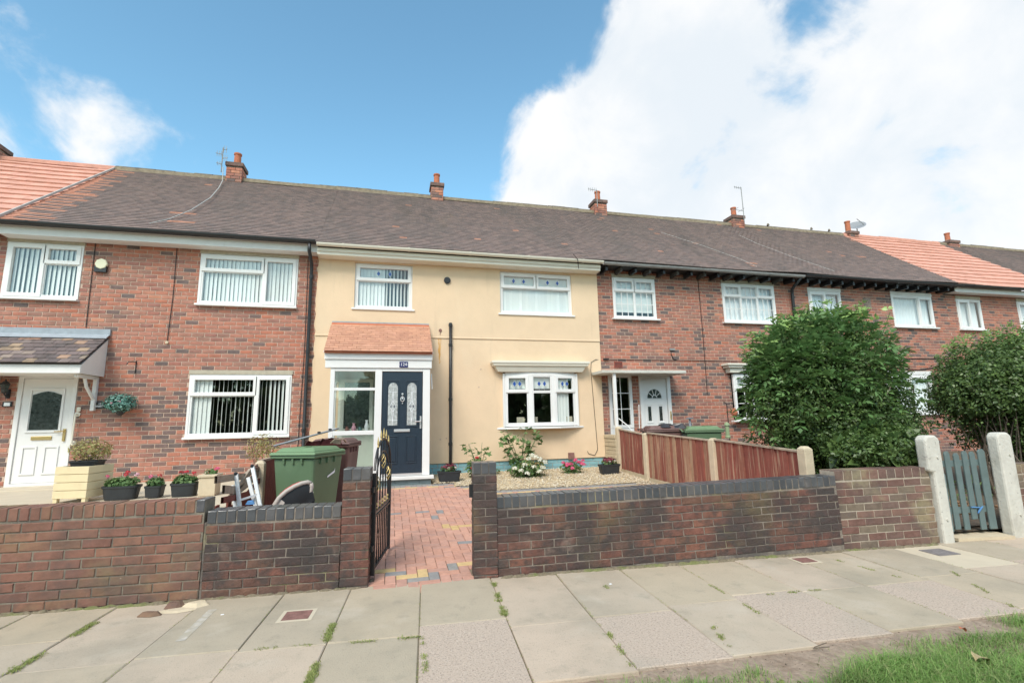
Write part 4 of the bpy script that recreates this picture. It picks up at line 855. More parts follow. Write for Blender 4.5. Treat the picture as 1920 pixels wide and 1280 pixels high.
# pavement: concrete flags in two rows, grid square to the front wall
PV = thing('pavement', None, None, (1, 3.7, 0)); PV['kind'] = 'structure'
O0 = Vector((.294, 4.616, 0))
cols = [-7.3, -6.7, -6.08, -5.5, -4.85, -4.25, -3.66, -3.05, -2.44, -1.78, -1.16, -.61, -.005, .63, 1.25, 1.88, 2.49, 3.1, 3.72, 4.35, 4.98, 5.62, 6.25, 6.9, 7.5, 8.1, 8.7, 9.3, 9.9, 10.5, 11.1]
jy = {-3.05: 4.30, -2.44: 3.80, -1.78: 3.79, -1.16: 3.70, -.61: 3.68, -.005: 3.785, .63: 3.57, 1.25: 3.56, 1.88: 3.60, 2.49: 3.645, 3.1: 3.55, 3.72: 3.50, 4.35: 3.53, 4.98: 3.6}
rr = random.Random(21); sl = []; ag = []; JOINTS = []
for i in range(len(cols) - 1):
    s0, s1 = cols[i], cols[i + 1]; sc = (s0 + s1) / 2; y = jy.get(s0, 3.62 + rr.uniform(-.06, .06)); xc = O0.x + sc
    tj = y - 4.616 + .0715 * sc; t1 = .16; tn = 2.79 - 4.616 + .0715 * sc + rr.uniform(-.015, .015)
    parts_ = [(tj, t1, 0), (tn, tj, 1)]
    if s0 < .5: parts_.append((tn - .9, tn, 2))
    if s0 < -1.5 : parts_.append((tn - 1.8, tn - .9, 3))
    for (ta, tb, r_) in parts_:
        c = O0 + E1 * sc + E2 * ((ta + tb) / 2); c.z = rr.uniform(-.003, .003)
        Wn = Vector((rr.uniform(-.004, .004), rr.uniform(-.004, .004), 1)).normalized(); U_ = (E1 - Wn * E1.dot(Wn)).normalized(); V_ = Wn.cross(U_)
        isag = r_ == 1 and s0 in (-.005, 1.25, 2.49, 3.72, 5.62)
        if 4.9 < s0 < 5.1 and r_ == 0: newc = (c, U_, V_, Wn, s1 - s0 - .012, tb - ta - .012); continue
        (ag if isag else sl).append((c, U_, V_, Wn, s1 - s0 - .006, tb - ta - .006, rr.random()))
        JOINTS.append((sc, s0, ta, tb))
lay(sl, PV, M_slab, .61, .9, .05, 'paving_slab', 300, .006, .003); lay(ag, PV, M_aggr, .61, .9, .05, 'paving_slab', 300, .006, .003)
lay([(*newc, .5)], PV, M_bslab, .61, .9, .05, 'paving_slab', 300, .006, .001)
b = MB(); c = newc[0]; b.fbox(c + Vector((0, .10, 0)), E1, E2, Z3, -.12, .14, -.11, .11, 0, .006); b.build('access_cover', M_aqua, PV)
for (x, y, h_, mt) in ((-.66, 4.27, .095, M_rustc), (4.05, 4.28, .085, M_rustc)):
    b = MB(); b.fbox((x, y, 0), E1, E2, Z3, -h_, h_, -h_ * .9, h_ * .9, .0, .006); q = b.build('stopcock_cover', mt, PV)
    b = MB(); b.ring((x, y, 0), E1, E2, Z3, -h_ - .03, h_ + .03, -h_ * .9 - .03, h_ * .9 + .03, .028, .0, .0045); b.build('cover_surround', M_bslab, PV)
# broken mortar by the wall joint
def lumps(name, pts_, mat, parent, seed, kind=None, **kw):
    b = MB(); r = random.Random(seed)
    for (x, y, z, sx, sy, sz) in pts_:
        n = 9; ring0 = [Vector((x + sx * math.cos(2 * math.pi * k / n) * r.uniform(.7, 1.1), y + sy * math.sin(2 * math.pi * k / n) * r.uniform(.7, 1.1), z)) for k in range(n)]
        ring1 = [Vector((x + (p.x - x) * .6, y + (p.y - y) * .6, z + sz * r.uniform(.7, 1.1))) for p in ring0]
        b.add(ring0 + ring1, [(k, (k + 1) % n, n + (k + 1) % n, n + k) for k in range(n)] + [tuple(range(n, 2 * n))], r.random())
    return b.build(name, mat, parent, kind=kind, **kw)
lumps('mortar_spill', [(-1.62, 4.68, 0, .16, .07, .010), (-1.50, 4.75, 0, .12, .07, .03)], M_conc, PV, 2); lumps('broken_brick_end', [(-1.78, 4.62, 0, .10, .04, .03), (-1.66, 4.76, 0, .08, .05, .05)], M_nbrick, PV, 4)
b = MB(); b.add([(-1.37, 4.60, .0045), (-1.31, 4.60, .0045), (-1.33, 4.02, .0045), (-1.39, 4.02, .0045)], [(0, 1, 2, 3)]); b.build('paint_splash', M_slabl, PV)

# drive
DR = thing('driveway', None, None, (1.6, 7, 0)); DR['kind'] = 'structure'
DV = Vector((0, 1, .058)).normalized(); DW = X3.cross(DV)
sheet('jointing_sand', [(-1.6, 4.5, zg(4.5) - .012), (4.9, 4.35, zg(4.35) - .012), (4.9, 10.9, zg(10.9) - .012), (-1.6, 10.9, zg(10.9) - .012)], M_sand, kind=None, parent=DR)
def border_y(x): return 8.58 if x > 1.7 else (9.15 if x > 1.2 else 9.5)
it = []; rr = random.Random(31); cs_ = .1
# 90-degree herringbone on a .1 m grid
cells = set()
for gy in range(-2, 62):
    for gx in range(-24, 60):
        k = (gx + gy) % 4
        # each horizontal block starts where k==0, each vertical one where k==3 (classic 45/90 basket of L pairs)
        if k == 0: it.append((gx, gy, 2, 1))
        if k == 2: it.append((gx, gy, 1, 2)) if False else None
it = []
for i in range(-80, 120):
    for j in range(-80, 120):
        # herringbone basis: L-shaped pair translated by (1,1)*... lattice vectors a=(1,-1)... b=(2,2)
        x = i + 2 * j; y = -i + 2 * j
        it.append((x, y, 2, 1)); it.append((x + 1, y + 1, 1, 2))
blocks = []
for (gx, gy, w_, h_) in it:
    x0 = gx * cs_ - .02; y0 = 4.60 + gy * cs_; cxm = x0 + w_ * cs_ / 2; cym = y0 + h_ * cs_ / 2
    front = 4.60 - .0715 * cxm
    if not (-1.5 < cxm < 4.86 and cym > 4.55 - .0715 * cxm and cym < 10.62): continue
    if cym > border_y(cxm) - .10 : continue
    inside_gate = -.15 < cxm < .80
    if cym < 5.02 - .0715 * cxm and not inside_gate: continue
    dz = 1.0 if abs(cxm - .33) > .16 else 0
    yy = cym - (5.12 if abs(cxm - .33) > .19 else 4.93)
    if inside_gate and -.01 < yy < .075: var = 5.5 / 9 + rr.uniform(0, 1) / 9
    elif inside_gate and -.10 < yy < -.01: var = 7.5 / 9 + rr.uniform(-.3, 1) / 9
    elif cxm > .68 and abs(cym - 6.55) < .06 and cxm < 1.3: var = 5.5 / 9
    elif rr.random() < .015: var = 8.2 / 9
    else: var = rr.uniform(0, 5) / 9
    blocks.append((cxm, cym, w_ * cs_, h_ * cs_, var))
x = -1.5
while x < 4.86:
    yb = border_y(x + .05); blocks.append((x + .05, yb + .0, .1, .2, (7.2 + rr.random() * 1.5) / 9)); x += .1
x = -1.5
while x < 4.8:
    yb = border_y(x + .1); blocks.append((x + .1, yb - .15, .2, .1, 6.2 / 9)); x += .2
items = []
for (cxm, cym, w_, h_, var) in blocks:
    items.append((Vector((cxm, cym, zg(cym) + rr.uniform(-.002, .002))), X3, DV, DW, w_ - .005, h_ - .005, min(var, .999)))
items1 = [i_ for i_ in items if i_[4] > i_[5]]; items2 = [i_ for i_ in items if i_[4] <= i_[5]]
lay(items1, DR, M_pave, .195, .095, .05, 'paving_block', 150, .004, .001, 'block_paving'); lay(items2, DR, M_pave, .095, .195, .05, 'paving_block', 150, .004, .001, 'block_paving')
# gravel bed
GB = thing('gravel_bed', None, None, (2.8, 9.6, .28)); GB['kind'] = 'structure'
b = MB()
for xa, xb, ya in ((.82, 1.2, 9.62), (1.2, 1.7, 9.27), (1.7, 4.88, 8.69)): b.add([(xa, ya, zg(ya) + .003), (xb, ya, zg(ya) + .003), (xb, 10.72, zg(10.72) + .005), (xa, 10.72, zg(10.72) + .005)], [(0, 1, 2, 3)])
b.build('gravel_base', M_stone, GB)
def stones(name, n, fx, size, mat, parent, seed, **kw):
    r = np.random.default_rng(seed); P = fx(r, n); n = len(P); s = size * r.lognormal(0, .35, n)
    base = np.array([(1, 0, 0), (0, 1, 0), (-1, 0, 0), (0, -1, 0), (0, 0, 1), (0, 0, -1)], float); fs = np.array([(0, 1, 4), (1, 2, 4), (2, 3, 4), (3, 0, 4), (1, 0, 5), (2, 1, 5), (3, 2, 5), (0, 3, 5)])
    a = r.uniform(0, 6.28, n); ca, sa = np.cos(a), np.sin(a); sc_ = r.uniform(.6, 1.2, (n, 3)) * np.array([1, .75, .55]); V = base[None] * sc_[:, None] * s[:, None, None] + r.normal(0, .12, (n, 6, 3)) * s[:, None, None]
    Vx = V[..., 0] * ca[:, None] - V[..., 1] * sa[:, None]; Vy = V[..., 0] * sa[:, None] + V[..., 1] * ca[:, None]; V = np.stack([Vx, Vy, V[..., 2]], -1) + P[:, None]
    F_ = fs[None] + (np.arange(n) * 6)[:, None, None]; q = Raw(); q.add(V.reshape(-1, 3), F_.reshape(-1, 3), np.repeat(r.random(n), 8)); return q.build(name, mat, parent, kind='stuff', **kw)
def fgr(r, n):
    x = r.uniform(.84, 4.86, n); y = r.uniform(8.5, 10.66, n); keep = (y > np.where(x > 1.7, 8.68, np.where(x > 1.2, 9.25, 9.6)) - r.random(n) ** 3 * .12); x, y = x[keep], y[keep]; return np.stack([x, y, .058 * (y - 4.7) + .012 + r.random(len(x)) * .012], -1)
stones('gravel', 15000, fgr, .014, M_stone, GB, 5)
def fgr2(r, n):
    y = r.uniform(7.6, 9.2, n); x = 4.84 - r.random(n) ** 1.6 * .35; return np.stack([x, y, .058 * (y - 4.7) + .008 + r.random(n) * .01], -1)
stones('gravel', 900, fgr2, .013, M_stone, GB, 6)
# neighbours' gardens
b = MB(); b.add([(-13, 5.25, .452), (-1.66, 5.1, .452), (-1.66, 10.9, .452), (-13, 10.9, .452)], [(0, 1, 2, 3)]); b.add([(-1.66, 5.1, .452), (-1.66, 5.1, -.1), (-1.66, 10.9, -.1), (-1.66, 10.9, .452)], [(0, 1, 2, 3)]); b.build('garden_terrace', M_bslab, None, kind='structure')
b = MB(); b.add([(4.92, 4.60, .06), (28, 2.95, .06), (28, 10.9, .35), (4.92, 10.9, .35)], [(0, 1, 2, 3)]); b.build('garden_soil', M_earth, None, kind='structure')
b = MB(); b.add([(6.1, 4.62, .085), (7.1, 4.55, .085), (8.2, 6.2, .17), (7.3, 6.3, .17)], [(0, 1, 2, 3)]); b.build('garden_path', M_soil, None, kind='structure')

# ================================================================== front walls
def front_wall(th, x0, x1, z0, ztop, mb, mm, cm, slope=0., copeh=.102, seed=0, thick=.215, cstep=.075, mixcope=None, course=.075, off=0.0, keep=300, cope=True):
    U = (E1 + Z3 * slope).normalized(); O = WP(x0, off, 0); L = (x1 - x0) / E1.x; W = U.cross(Z3).normalized(); Vv = W.cross(U)
    zc = ztop - (copeh + .01 if cope else 0); b = MB(); b.fbox(O, U, Vv, W, 0.003, L - .003, z0 - .2, ztop - .006, -thick + .004, -.006); b.build('mortar_core', mm, th)
    n = int(round((zc - z0) / course)); it = []
    for (u, v, l, h, var) in rows(0, L, zc - n * course, zc, .215, course - .0105, .0105, [], seed=seed): it.append((O + U * u + Vv * v + W * random.uniform(-.002, .002), U, Vv, W, l, h, var))
    lay(it, th, mb, .215, course - .0105, .05, 'brick', keep, .0045, .003)
    if cope:
        m_ = int(L / cstep); st = L / m_; it = []; it2 = []
        for k in range(m_):
            c = (O + U * ((k + .5) * st) + Vv * (ztop - copeh / 2 + random.uniform(-.0015, .0015)), U, Vv, W, st - .011, copeh, random.random())
            (it2 if mixcope and mixcope(k, m_) else it).append(c)
        lay(it, th, cm, st - .011, copeh, thick, 'coping_brick', 300, .004, .002)
        if it2: lay(it2, th, M_blue, st - .011, copeh, thick, 'coping_brick', 300, .004, .002)
def pillar(th, x0, x1, z0, ztop, seed):
    O = WP(x0, -.012, 0); L = (x1 - x0) / E1.x; W = E1.cross(Z3).normalized(); zc = ztop - .112
    b = MB(); b.fbox(O, E1, Z3, W, .004, L - .004, z0 - .2, ztop - .006, -.225, -.006); b.build('mortar_core', M_wmort, th)
    n = int(round((zc - z0) / .075)); z00 = zc - n * .075; it = []; r = random.Random(seed)
    for k in range(n):
        v = z00 + (k + .5) * .075 - .005
        segs = [(0, L)] if k % 2 else [(0, L / 2 - .005), (L / 2 + .005, L)]
        for a, e in segs: it.append((O + E1 * ((a + e) / 2) + Z3 * v, E1, Z3, W, e - a, .0645, r.random()))
        for (Oq, Uq, Wq) in ((O - W * .229, -E2 * -1, -E1), ):
            pass
        it.append((O + E1 * L - W * .115 + Z3 * v, E2, Z3, E1, .205, .0645, r.random())); it.append((O - W * .115 + Z3 * v, -E2, Z3, -E1, .205, .0645, r.random()))
    lay(it, th, M_wbrick, .215, .0645, .04, 'brick', 300, .0045, .003)
    it = [(O + E1 * ((k + .5) * L / 3) + Z3 * (ztop - .052), E1, Z3, W, L / 3 - .009, .104, r.random()) for k in range(3)]
    lay(it, th, M_blue, L / 3 - .009, .104, .232, 'coping_brick', 300, .004, .002)
GW1 = thing('garden_wall', 'low reddish brown front wall with matching brick coping at the left edge, below the potted geraniums', 'wall', WP(-3, 0, 0))
front_wall(GW1, -6.5, -1.545, .02, .81, M_nbrick, M_nmort, M_nbrick, seed=2, course=.0765, cstep=.0765, mixcope=lambda k, n: k >= n - 1)
GW2 = thing('garden_wall', 'short dark brick wall with blue-grey coping and a gate pillar, left of the open gateway', 'wall', WP(-.9, 0, 0))
front_wall(GW2, -1.525, -.415, -.02, .712, M_wbrick, M_wmort, M_blue, seed=5); pillar(GW2, -.41, -.165, -.02, 1.03, 7)
b = MB(); b.fbox(WP(-1.545, .0, 0), E1, Z3, -E2, .001, .018, -.02, .62, -.2, -.012); b.build('mortar_joint', M_wmort, GW2)
GW3 = thing('garden_wall', 'long dark stained brick wall with blue-grey coping, right of the gateway', 'wall', WP(2.8, 0, 0))
pillar(GW3, .78, 1.005, -.01, 1.043, 9); front_wall(GW3, 1.008, 4.74, -.01, .715, M_wbrick, M_wmort, M_blue, slope=.0155, seed=8)
GW4 = thing('garden_wall', 'old brown brick wall with thick pale pointing under the big bush', 'wall', WP(5.3, 0, 0))
front_wall(GW4, 4.75, 5.985, .02, .82, M_obrick, material('pale_pointing', (.42, .36, .29), .95, (20, .2)), M_obrick, seed=11, course=.079, cstep=.105, off=.03)
GW5 = thing('garden_wall', 'brown brick wall at the right edge beyond the white gate post', 'wall', WP(8, 0, 0))
front_wall(GW5, 7.24, 12.5, .02, .80, M_obrick, MATS['pale_pointing'], M_obrick, seed=12, course=.079, cstep=.105, off=.06, slope=.004)
b = MB(); b.fbox(WP(.745, .04, 0), E1, E2, Z3, 0, .05, .0, .035, .72, .84); b.build('gate_latch_box', M_black, GW3)
lumps('wall_foot_dirt', [(WP(x_, -.03).x, WP(x_, -.03).y, -.004, .09, .035, .022) for x_ in np.arange(1.1, 5.9, .11)] + [(WP(x_, -.02).x, WP(x_, -.02).y, -.004, .09, .03, .02) for x_ in np.arange(-3.4, -.2, .12)], M_joint, PV, 8, kind='stuff')

# white concrete posts and timber gate
def wpost(x, w_, ztop, zb, label, cut):
    O = WP(x, -.02, 0); W = E1.cross(Z3).normalized(); U = E1; b = MB(); c = .045
    pr = [(0, zb - .3), (w_, zb - .3), (w_, ztop - c), (w_ - c, ztop), (c, ztop), (0, ztop - c)]
    if cut: pr = [(.045, zb - .3), (w_, zb - .3), (w_, ztop - c), (w_ - c, ztop), (c - .02, ztop), (-.02, ztop - c), (-.02, .78), (.045, .76)]
    b.prism([O + U * a + Z3 * z for a, z in pr], -W * .13); o = b.build('gate_post', M_wpost, None, label=label, cat='gate post', group='white concrete posts either side of the wooden gate', bevel=.022)
    for z in (.25, .93):
        q = MB(); q.cyl(O + U * w_ * .62 + Z3 * z + W * .0, O + U * w_ * .62 + Z3 * z + W * .012, .014, n=8); q.build('bolt', M_wpost, o)
wpost(5.955, .185, 1.175, .0, 'white concrete gate post with a notched left side, left of the grey gate', True); wpost(6.955, .21, 1.185, .05, 'plain white concrete gate post right of the grey gate', False)
G2 = thing('picket_gate', 'grey-green wooden picket gate between the two white posts', 'gate', WP(6.5, .10, .08))
gO = WP(6.215, .11, 0); W_ = E1.cross(Z3)
for k, (u, zt, zb) in enumerate(((.012, .74, .08), (.115, .98, .10), (.245, .955, .09), (.37, .975, .20), (.475, .965, .08), (.60, .99, .08))):
    b = MB(); wd = .075 if k < 5 else .10; p = [(u, zb), (u + wd, zb), (u + wd, zt - .03), (u + wd * .75, zt), (u + wd * .25, zt), (u, zt - .03)]
    b.prism([gO + E1 * a + Z3 * z for a, z in p], E2 * .018); b.build('picket', M_gate, G2, bevel=.004)
for z in (.27, .80):
    b = MB(); b.fbox(gO, E1, E2, Z3, .0, .69, .019, .05, z, z + .07); b.build('rail', M_gate, G2, bevel=.004)
b = MB(); b.tube([gO + E1 * .36 + E2 * -.01 + Z3 * .34, gO + E1 * .48 + E2 * -.012 + Z3 * .33, gO + E1 * .44 + E2 * -.012 + Z3 * .27, gO + E1 * .52 + E2 * -.01 + Z3 * .34], .008, 5); tag(b.build('rope', M_rope, None), 'blue rope tied round the lower rail of the grey gate', 'rope')
b = MB(); b.prism([gO + E1 * a + E2 * c for a, c in ((-.0, -.10), (.70, -.16), (.76, .3), (-.0, .3))], Z3 * .035); b.build('gate_threshold', M_conc, PV)

# wrought iron gate, swung open
GT = thing('iron_gate', 'open black wrought iron gate with gold finials hung on the left brick pillar', 'gate', (-.135, 4.90, .06))
gd = Vector((.145, .90, 0)).normalized(); gO = Vector((-.135, 4.90, 0)); GL = .91; gz = lambda u: .075 + 0 * u
def gp(u, z): return gO + gd * u + Z3 * z
b = MB(); b.fbox(gO, gd, gd.cross(Z3), Z3, 0, .035, -.017, .017, .06, .97); b.fbox(gO, gd, gd.cross(Z3), Z3, GL - .03, GL, -.015, .015, .08, .99)
for z in (.10, .56, .60): b.fbox(gO, gd, gd.cross(Z3), Z3, .036, GL - .031, -.011, .011, z, z + .018)
def arch(u): t = (u - GL / 2) / (GL / 2); return .95 + .33 * math.sqrt(max(0, 1 - t * t * .98))
b.tube([gp(GL * q / 20, arch(GL * q / 20)) for q in range(21)], .012, 6); b.tube([gp(GL * q / 20 * .8 + GL * .1, arch(GL * q / 20) * .98 - .10) for q in range(21)], .009, 6); b.build('gate_frame', M_iron, GT)
for k in range(1, 9):
    u = GL * k / 9; b = MB(); b.tube([gp(u, .11), gp(u, .56)], .0075, 6); b.build('bar', M_iron, GT)
for k in range(1, 6):
    u = GL * k / 6; b = MB(); b.tube([gp(u, .61), gp(u, arch(u))], .0075, 6); b.build('bar', M_iron, GT)
for k, z in ((1, .86), (3, 1.05), (5, .90)):
    u = GL * k / 6; b = MB()
    for j in range(4): b.tube([gp(u, z) + Vector((math.cos(j * 1.57 + q * .55), math.sin(j * 1.57 + q * .55), 0)) * (.026 * math.sin(math.pi * q / 8)) + Z3 * (-.08 + .02 * q) for q in range(9)], .0036, 5)
    b.build('gold_basket', M_gold, GT)
for k in range(1, 6):
    u = GL * k / 6; z = arch(u); b = MB(); b.lathe(gp(u, z), [(.007, 0), (.010, .012), (.006, .02), (.011, .045), (.007, .075), (.001, .11)], 8); b.build('gold_finial', M_gold, GT)
    b = MB(); b.lathe(gp(u, .618), [(.006, 0), (.010, .015), (.006, .03), (.010, .05), (.001, .09)], 8); b.build('gold_finial', M_gold, GT)
for z in (.28, .80):
    b = MB(); b.fbox(gO, gd, gd.cross(Z3), Z3, -.06, .0, -.012, .012, z, z + .05); b.build('hinge', M_iron, GT)

# ================================================================== fences
def gpost(name, x, y, zb, zt, w_, label, group):
    b = MB(); h = w_ / 2; b.box(x - h, x + h, y - h, y + h, zb - .2, zt - .035); b.add([(x - h, y - h, zt - .035), (x + h, y - h, zt - .035), (x + h, y + h, zt - .035), (x - h, y + h, zt - .035), (x - h * .5, y - h * .5, zt), (x + h * .5, y - h * .5, zt), (x + h * .5, y + h * .5, zt), (x - h * .5, y + h * .5, zt)],
          [(0, 1, 5, 4), (1, 2, 6, 5), (2, 3, 7, 6), (3, 0, 4, 7), (4, 5, 6, 7)])
    return b.build(name, M_conc, None, label=label, cat='fence post', group=group, bevel=.01)
FX = 4.93; posts = [(10.03, 1.27), (8.84, 1.155), (6.76, 1.11), (5.02, 1.06)]
for (y, zt), l in zip(posts, ('tall concrete fence post nearest the cream house wall', 'concrete fence post second from the house, at the end of the gravel', 'concrete fence post second from the street wall', 'concrete fence post behind the street wall beside the big bush')): gpost('fence_post', FX, y, zg(y), zt, .125, l, 'concrete posts of the red fence')
panels = [(posts[0], posts[1], 1.20, 1.11, .37, .33, 'short red fence panel next to the house'), (posts[1], posts[2], 1.14, 1.06, .30, .27, 'flaking red fence panel with bare wood showing, in the middle'), (posts[2], posts[3], 1.075, .98, .24, .22, 'red fence panel nearest the street, one half darker')]
for pi, (p, q, za, zb_, ba, bb, lab) in enumerate(panels):
    FP = thing('garden_fence', lab, 'fence', (FX, (p[0] + q[0]) / 2, ba), 'red fence panels between the two gardens'); y0, y1 = p[0] - .065, q[0] + .065; n = int(round((y0 - y1) / .098)); rr = random.Random(pi + 60)
    for k in range(n):
        a, e = y0 + (y1 - y0) * k / n, y0 + (y1 - y0) * (k + 1) / n; z = za + (zb_ - za) * (k + .5) / n; zlo = ba + (bb - ba) * (k + .5) / n
        var = rr.uniform(0, .55) if pi != 1 else rr.uniform(.2, 1); var = .9 if rr.random() < (.12 if pi == 2 and k < n / 2 else .0) else var
        if pi == 2 and k > n * .55: var = rr.uniform(0, .25)
        b = MB(); xo = FX - .012 - .008 * (k % 2); b.add([(xo, a, zlo), (xo - .008, e - .006, zlo), (xo - .008, e - .006, z), (xo, a, z), (xo + .014, a, zlo), (xo + .014, e - .006, zlo), (xo + .014, e - .006, z), (xo + .014, a, z)], [(0, 1, 2, 3), (4, 7, 6, 5), (3, 2, 6, 7), (0, 4, 5, 1), (0, 3, 7, 4), (1, 5, 6, 2)], var)
        b.build('board', M_fence, FP)
    b = MB(); b.prism([(FX - .04, y0, za + .002), (FX + .03, y0, za + .002), (FX + .03, y0, za + .024), (FX - .04, y0, za + .024)], (0, y1 - y0, zb_ - za)); b.build('capping_rail', M_fencec, FP)
    b = MB(); yg0, yg1 = y0 + .01, y1 - .01; b.prism([(FX - .03, yg0, zg(yg0) - .1), (FX + .02, yg0, zg(yg0) - .1), (FX + .02, yg0, ba - .004), (FX - .03, yg0, ba - .004)], (0, yg1 - yg0, (bb - ba))); b.build('gravel_board', M_gboard, None if False else FP)
SB = thing('retaining_wall', 'short cream stone-effect wall stub between the house corner and the first fence post', 'wall', (4.9, 10.4, .3)); rr = random.Random(5)
for k in range(9):
    b = MB(); o_ = rr.uniform(-.012, .012); b.box(4.86 + o_, 5.00, 10.10 - rr.uniform(0, .02), 10.66, .30 + k * .088, .30 + k * .088 + .082); b.build('stone_course', M_gboard, SB, bevel=.008)
# left boundary
gpost('fence_post', -1.60, 6.95, .1, 1.0, .115, 'single concrete fence post beside the green bin', None)
LF = thing('broken_fence', 'broken low fence panel with sagging grey weathered rails left of the concrete post', 'fence', (-1.63, 6.1, .3))
for k, (pts_, ww, mt) in enumerate((([(-1.62, 6.9, .93), (-1.62, 6.4, .86), (-1.62, 5.9, .90), (-1.62, 5.4, .93)], .035, M_greyw), ([(-1.60, 6.9, .85), (-1.60, 6.5, .78), (-1.60, 6.1, .74), (-1.59, 5.55, .82)], .04, M_greyw), ([(-1.58, 6.9, .76), (-1.58, 6.4, .66), (-1.58, 5.9, .69), (-1.58, 5.5, .72)], .03, M_redw), ([(-1.60, 6.9, .90), (-1.60, 6.5, .91), (-1.60, 6.2, .80), (-1.6, 5.8, .70)], .03, M_greyw))):
    b = MB()
    for i in range(len(pts_) - 1):
        p, q = Vector(pts_[i]), Vector(pts_[i + 1]); b.add([p + Z3 * ww, p - Z3 * ww, q - Z3 * ww, q + Z3 * ww, p + Z3 * ww + X3 * -.025, p - Z3 * ww - X3 * .025, q - Z3 * ww - X3 * .025, q + Z3 * ww - X3 * .025], [(0, 1, 2, 3), (4, 7, 6, 5), (0, 3, 7, 4), (1, 5, 6, 2)])
    b.build('rail', mt, LF)
for k in range(11):
    y = 6.86 - k * .13; b = MB(); b.box(-1.665, -1.645, y - .06, y + .06, .02, .62 + .05 * math.sin(k * 2)); b.build('board', M_redw, LF)
RF_ = thing('garden_fence', 'dark red wooden fence panel behind the concrete post, half hidden by the green bin', 'fence', (-1.62, 8.5, .2))
for k in range(24):
    y = 7.05 + k * .14; b = MB(); b.box(-1.64, -1.62, y, y + .134, .1, .97); b.build('board', M_redw, RF_)
b = MB(); b.box(-1.66, -1.60, 7.02, 10.4, .972, 1.0); b.build('capping_rail', M_greyw, RF_)
for k in range(6):
    b = MB(); b.box(-1.70 + .002 * (k % 2), -1.645, 5.25 + k * .9, 5.25 + k * .9 + .88, -.1, .448); b.build('retaining_board', M_gboard, RF_)

# ================================================================== bins, ladder and clutter
def rotz(pts, c, a): ca, sa = math.cos(a), math.sin(a); return [(c[0] + x * ca - y * sa, c[1] + x * sa + y * ca, c[2] + z) for x, y, z in pts]
def bin_(loc, ang, body, lid, label, group, lidopen=0, s=1.0, hgt=1.0):
    th = thing('wheelie_bin', label, 'bin', loc, group); c = loc
    def B(name, pts, fs, mt, bev=.012):
        b = MB(); b.add(rotz([(x * s, y * s, z * hgt) for x, y, z in pts], c, ang), fs); return b.build(name, mt, th, bevel=bev)
    bx = [(0, 2, 3, 1), (4, 5, 7, 6), (0, 1, 5, 4), (2, 6, 7, 3), (0, 4, 6, 2), (1, 3, 7, 5)]
    def hexa(x0, x1, y0, y1, z0, X0, X1, Y0, Y1, z1): return [(x0, y0, z0), (x1, y0, z0), (x0, y1, z0), (x1, y1, z0), (X0, Y0, z1), (X1, Y0, z1), (X0, Y1, z1), (X1, Y1, z1)]
    bd = B('body', hexa(-.22, .22, -.26, .26, .04, -.275, .275, -.34, .34, .93), bx, body, .03)
    B('rim', hexa(-.30, .30, -.37, .37, .925, -.30, .30, -.37, .37, .965), bx, body)
    for x in (-.12, .12, .0): B('rib', hexa(x - .012, x + .012, -.355, -.33, .86, x - .012, x + .012, -.365, -.33, .922), bx, body, .003)
    for y in (-.2, -.05, .12): B('rib', hexa(.268, .295, y - .012, y + .012, .85, .27, .30, y - .012, y + .012, .922), bx, body, .003)
    L_ = B('lid', hexa(-.31, .31, -.39, .36, .967, -.30, .30, -.37, .35, 1.0), bx, lid, .012)
    B('lid_dome', hexa(-.27, .27, -.33, .31, 1.0, -.22, .22, -.27, .26, 1.05), bx, lid, .015)
    B('lid_badge', hexa(-.10, .06, -.2, -.05, 1.05, -.10, .06, -.2, -.05, 1.058), bx, lid, .003)
    b = MB(); b.tube(rotz([(-.22 * s, .40 * s, .95 * hgt), (-.22 * s, .43 * s, .99 * hgt), (.22 * s, .43 * s, .99 * hgt), (.22 * s, .40 * s, .95 * hgt)], c, ang), .014, 6); b.build('handle', lid, th)
    for x in (-.25, .25):
        b = MB(); p = rotz([((x - .025) * s, .27 * s, .10), ((x + .025) * s, .27 * s, .10)], c, ang); b.cyl(p[0], p[1], .10, n=14); b.build('wheel', M_black, th)
    return th
GBn = bin_((-1.00, 6.83, .11), R(-24), M_bing, M_binl, 'green wheelie bin with closed lid behind the short blue-coped wall', 'wheelie bins', hgt=1.0)
text_t = text_part('bin_print', 'wheeled bin', .055, (Vector((-1.00, 6.83, .11)) + Vector((math.cos(R(-24)) * .27 - 0, math.sin(R(-24)) * .27, .62))), (R(90), R(-12), R(-24) + R(90)), M_net, GBn) if False else None
bpos = rotz([(.268, -.02, .665), (.268, .14, .71)], (-1.00, 6.83, .11), R(-24)); b = MB(); p, q = Vector(bpos[0]), Vector(bpos[1]); nn = Vector((math.cos(R(-24)), math.sin(R(-24)), 0)) * .004
b.add([p + nn, q + nn, q + nn + Z3 * .03, p + nn + Z3 * .022], [(0, 1, 2, 3)]); b.add([q + nn, q + nn + (q - p) * .1 + Z3 * .01, q + nn + (q - p) * .1 + Z3 * .06, q + nn + Z3 * .03], [(0, 1, 2, 3)]); b.build('white_print', M_net, GBn)
bin_((-.80, 7.95, .18), R(-10), M_binb, M_binb, 'brown wheelie bin behind the green bin near the porch', 'wheelie bins')
bd = MB(); bd.add(rotz([(-.40, -.05, 0), (.36, .0, .20), (.36, .36, .20), (-.40, .30, 0), (-.40, -.05, .02), (.36, .0, .22), (.36, .36, .22), (-.40, .30, .02)], (-1.06, 7.0, 1.17), R(0)), [(0, 1, 2, 3), (7, 6, 5, 4), (0, 4, 5, 1), (1, 5, 6, 2), (2, 6, 7, 3), (3, 7, 4, 0)])
bo = bd.build('folded_board', M_greyl, None, label='flat grey board lying tilted on top of the green bin', cat='board', bevel=.006)
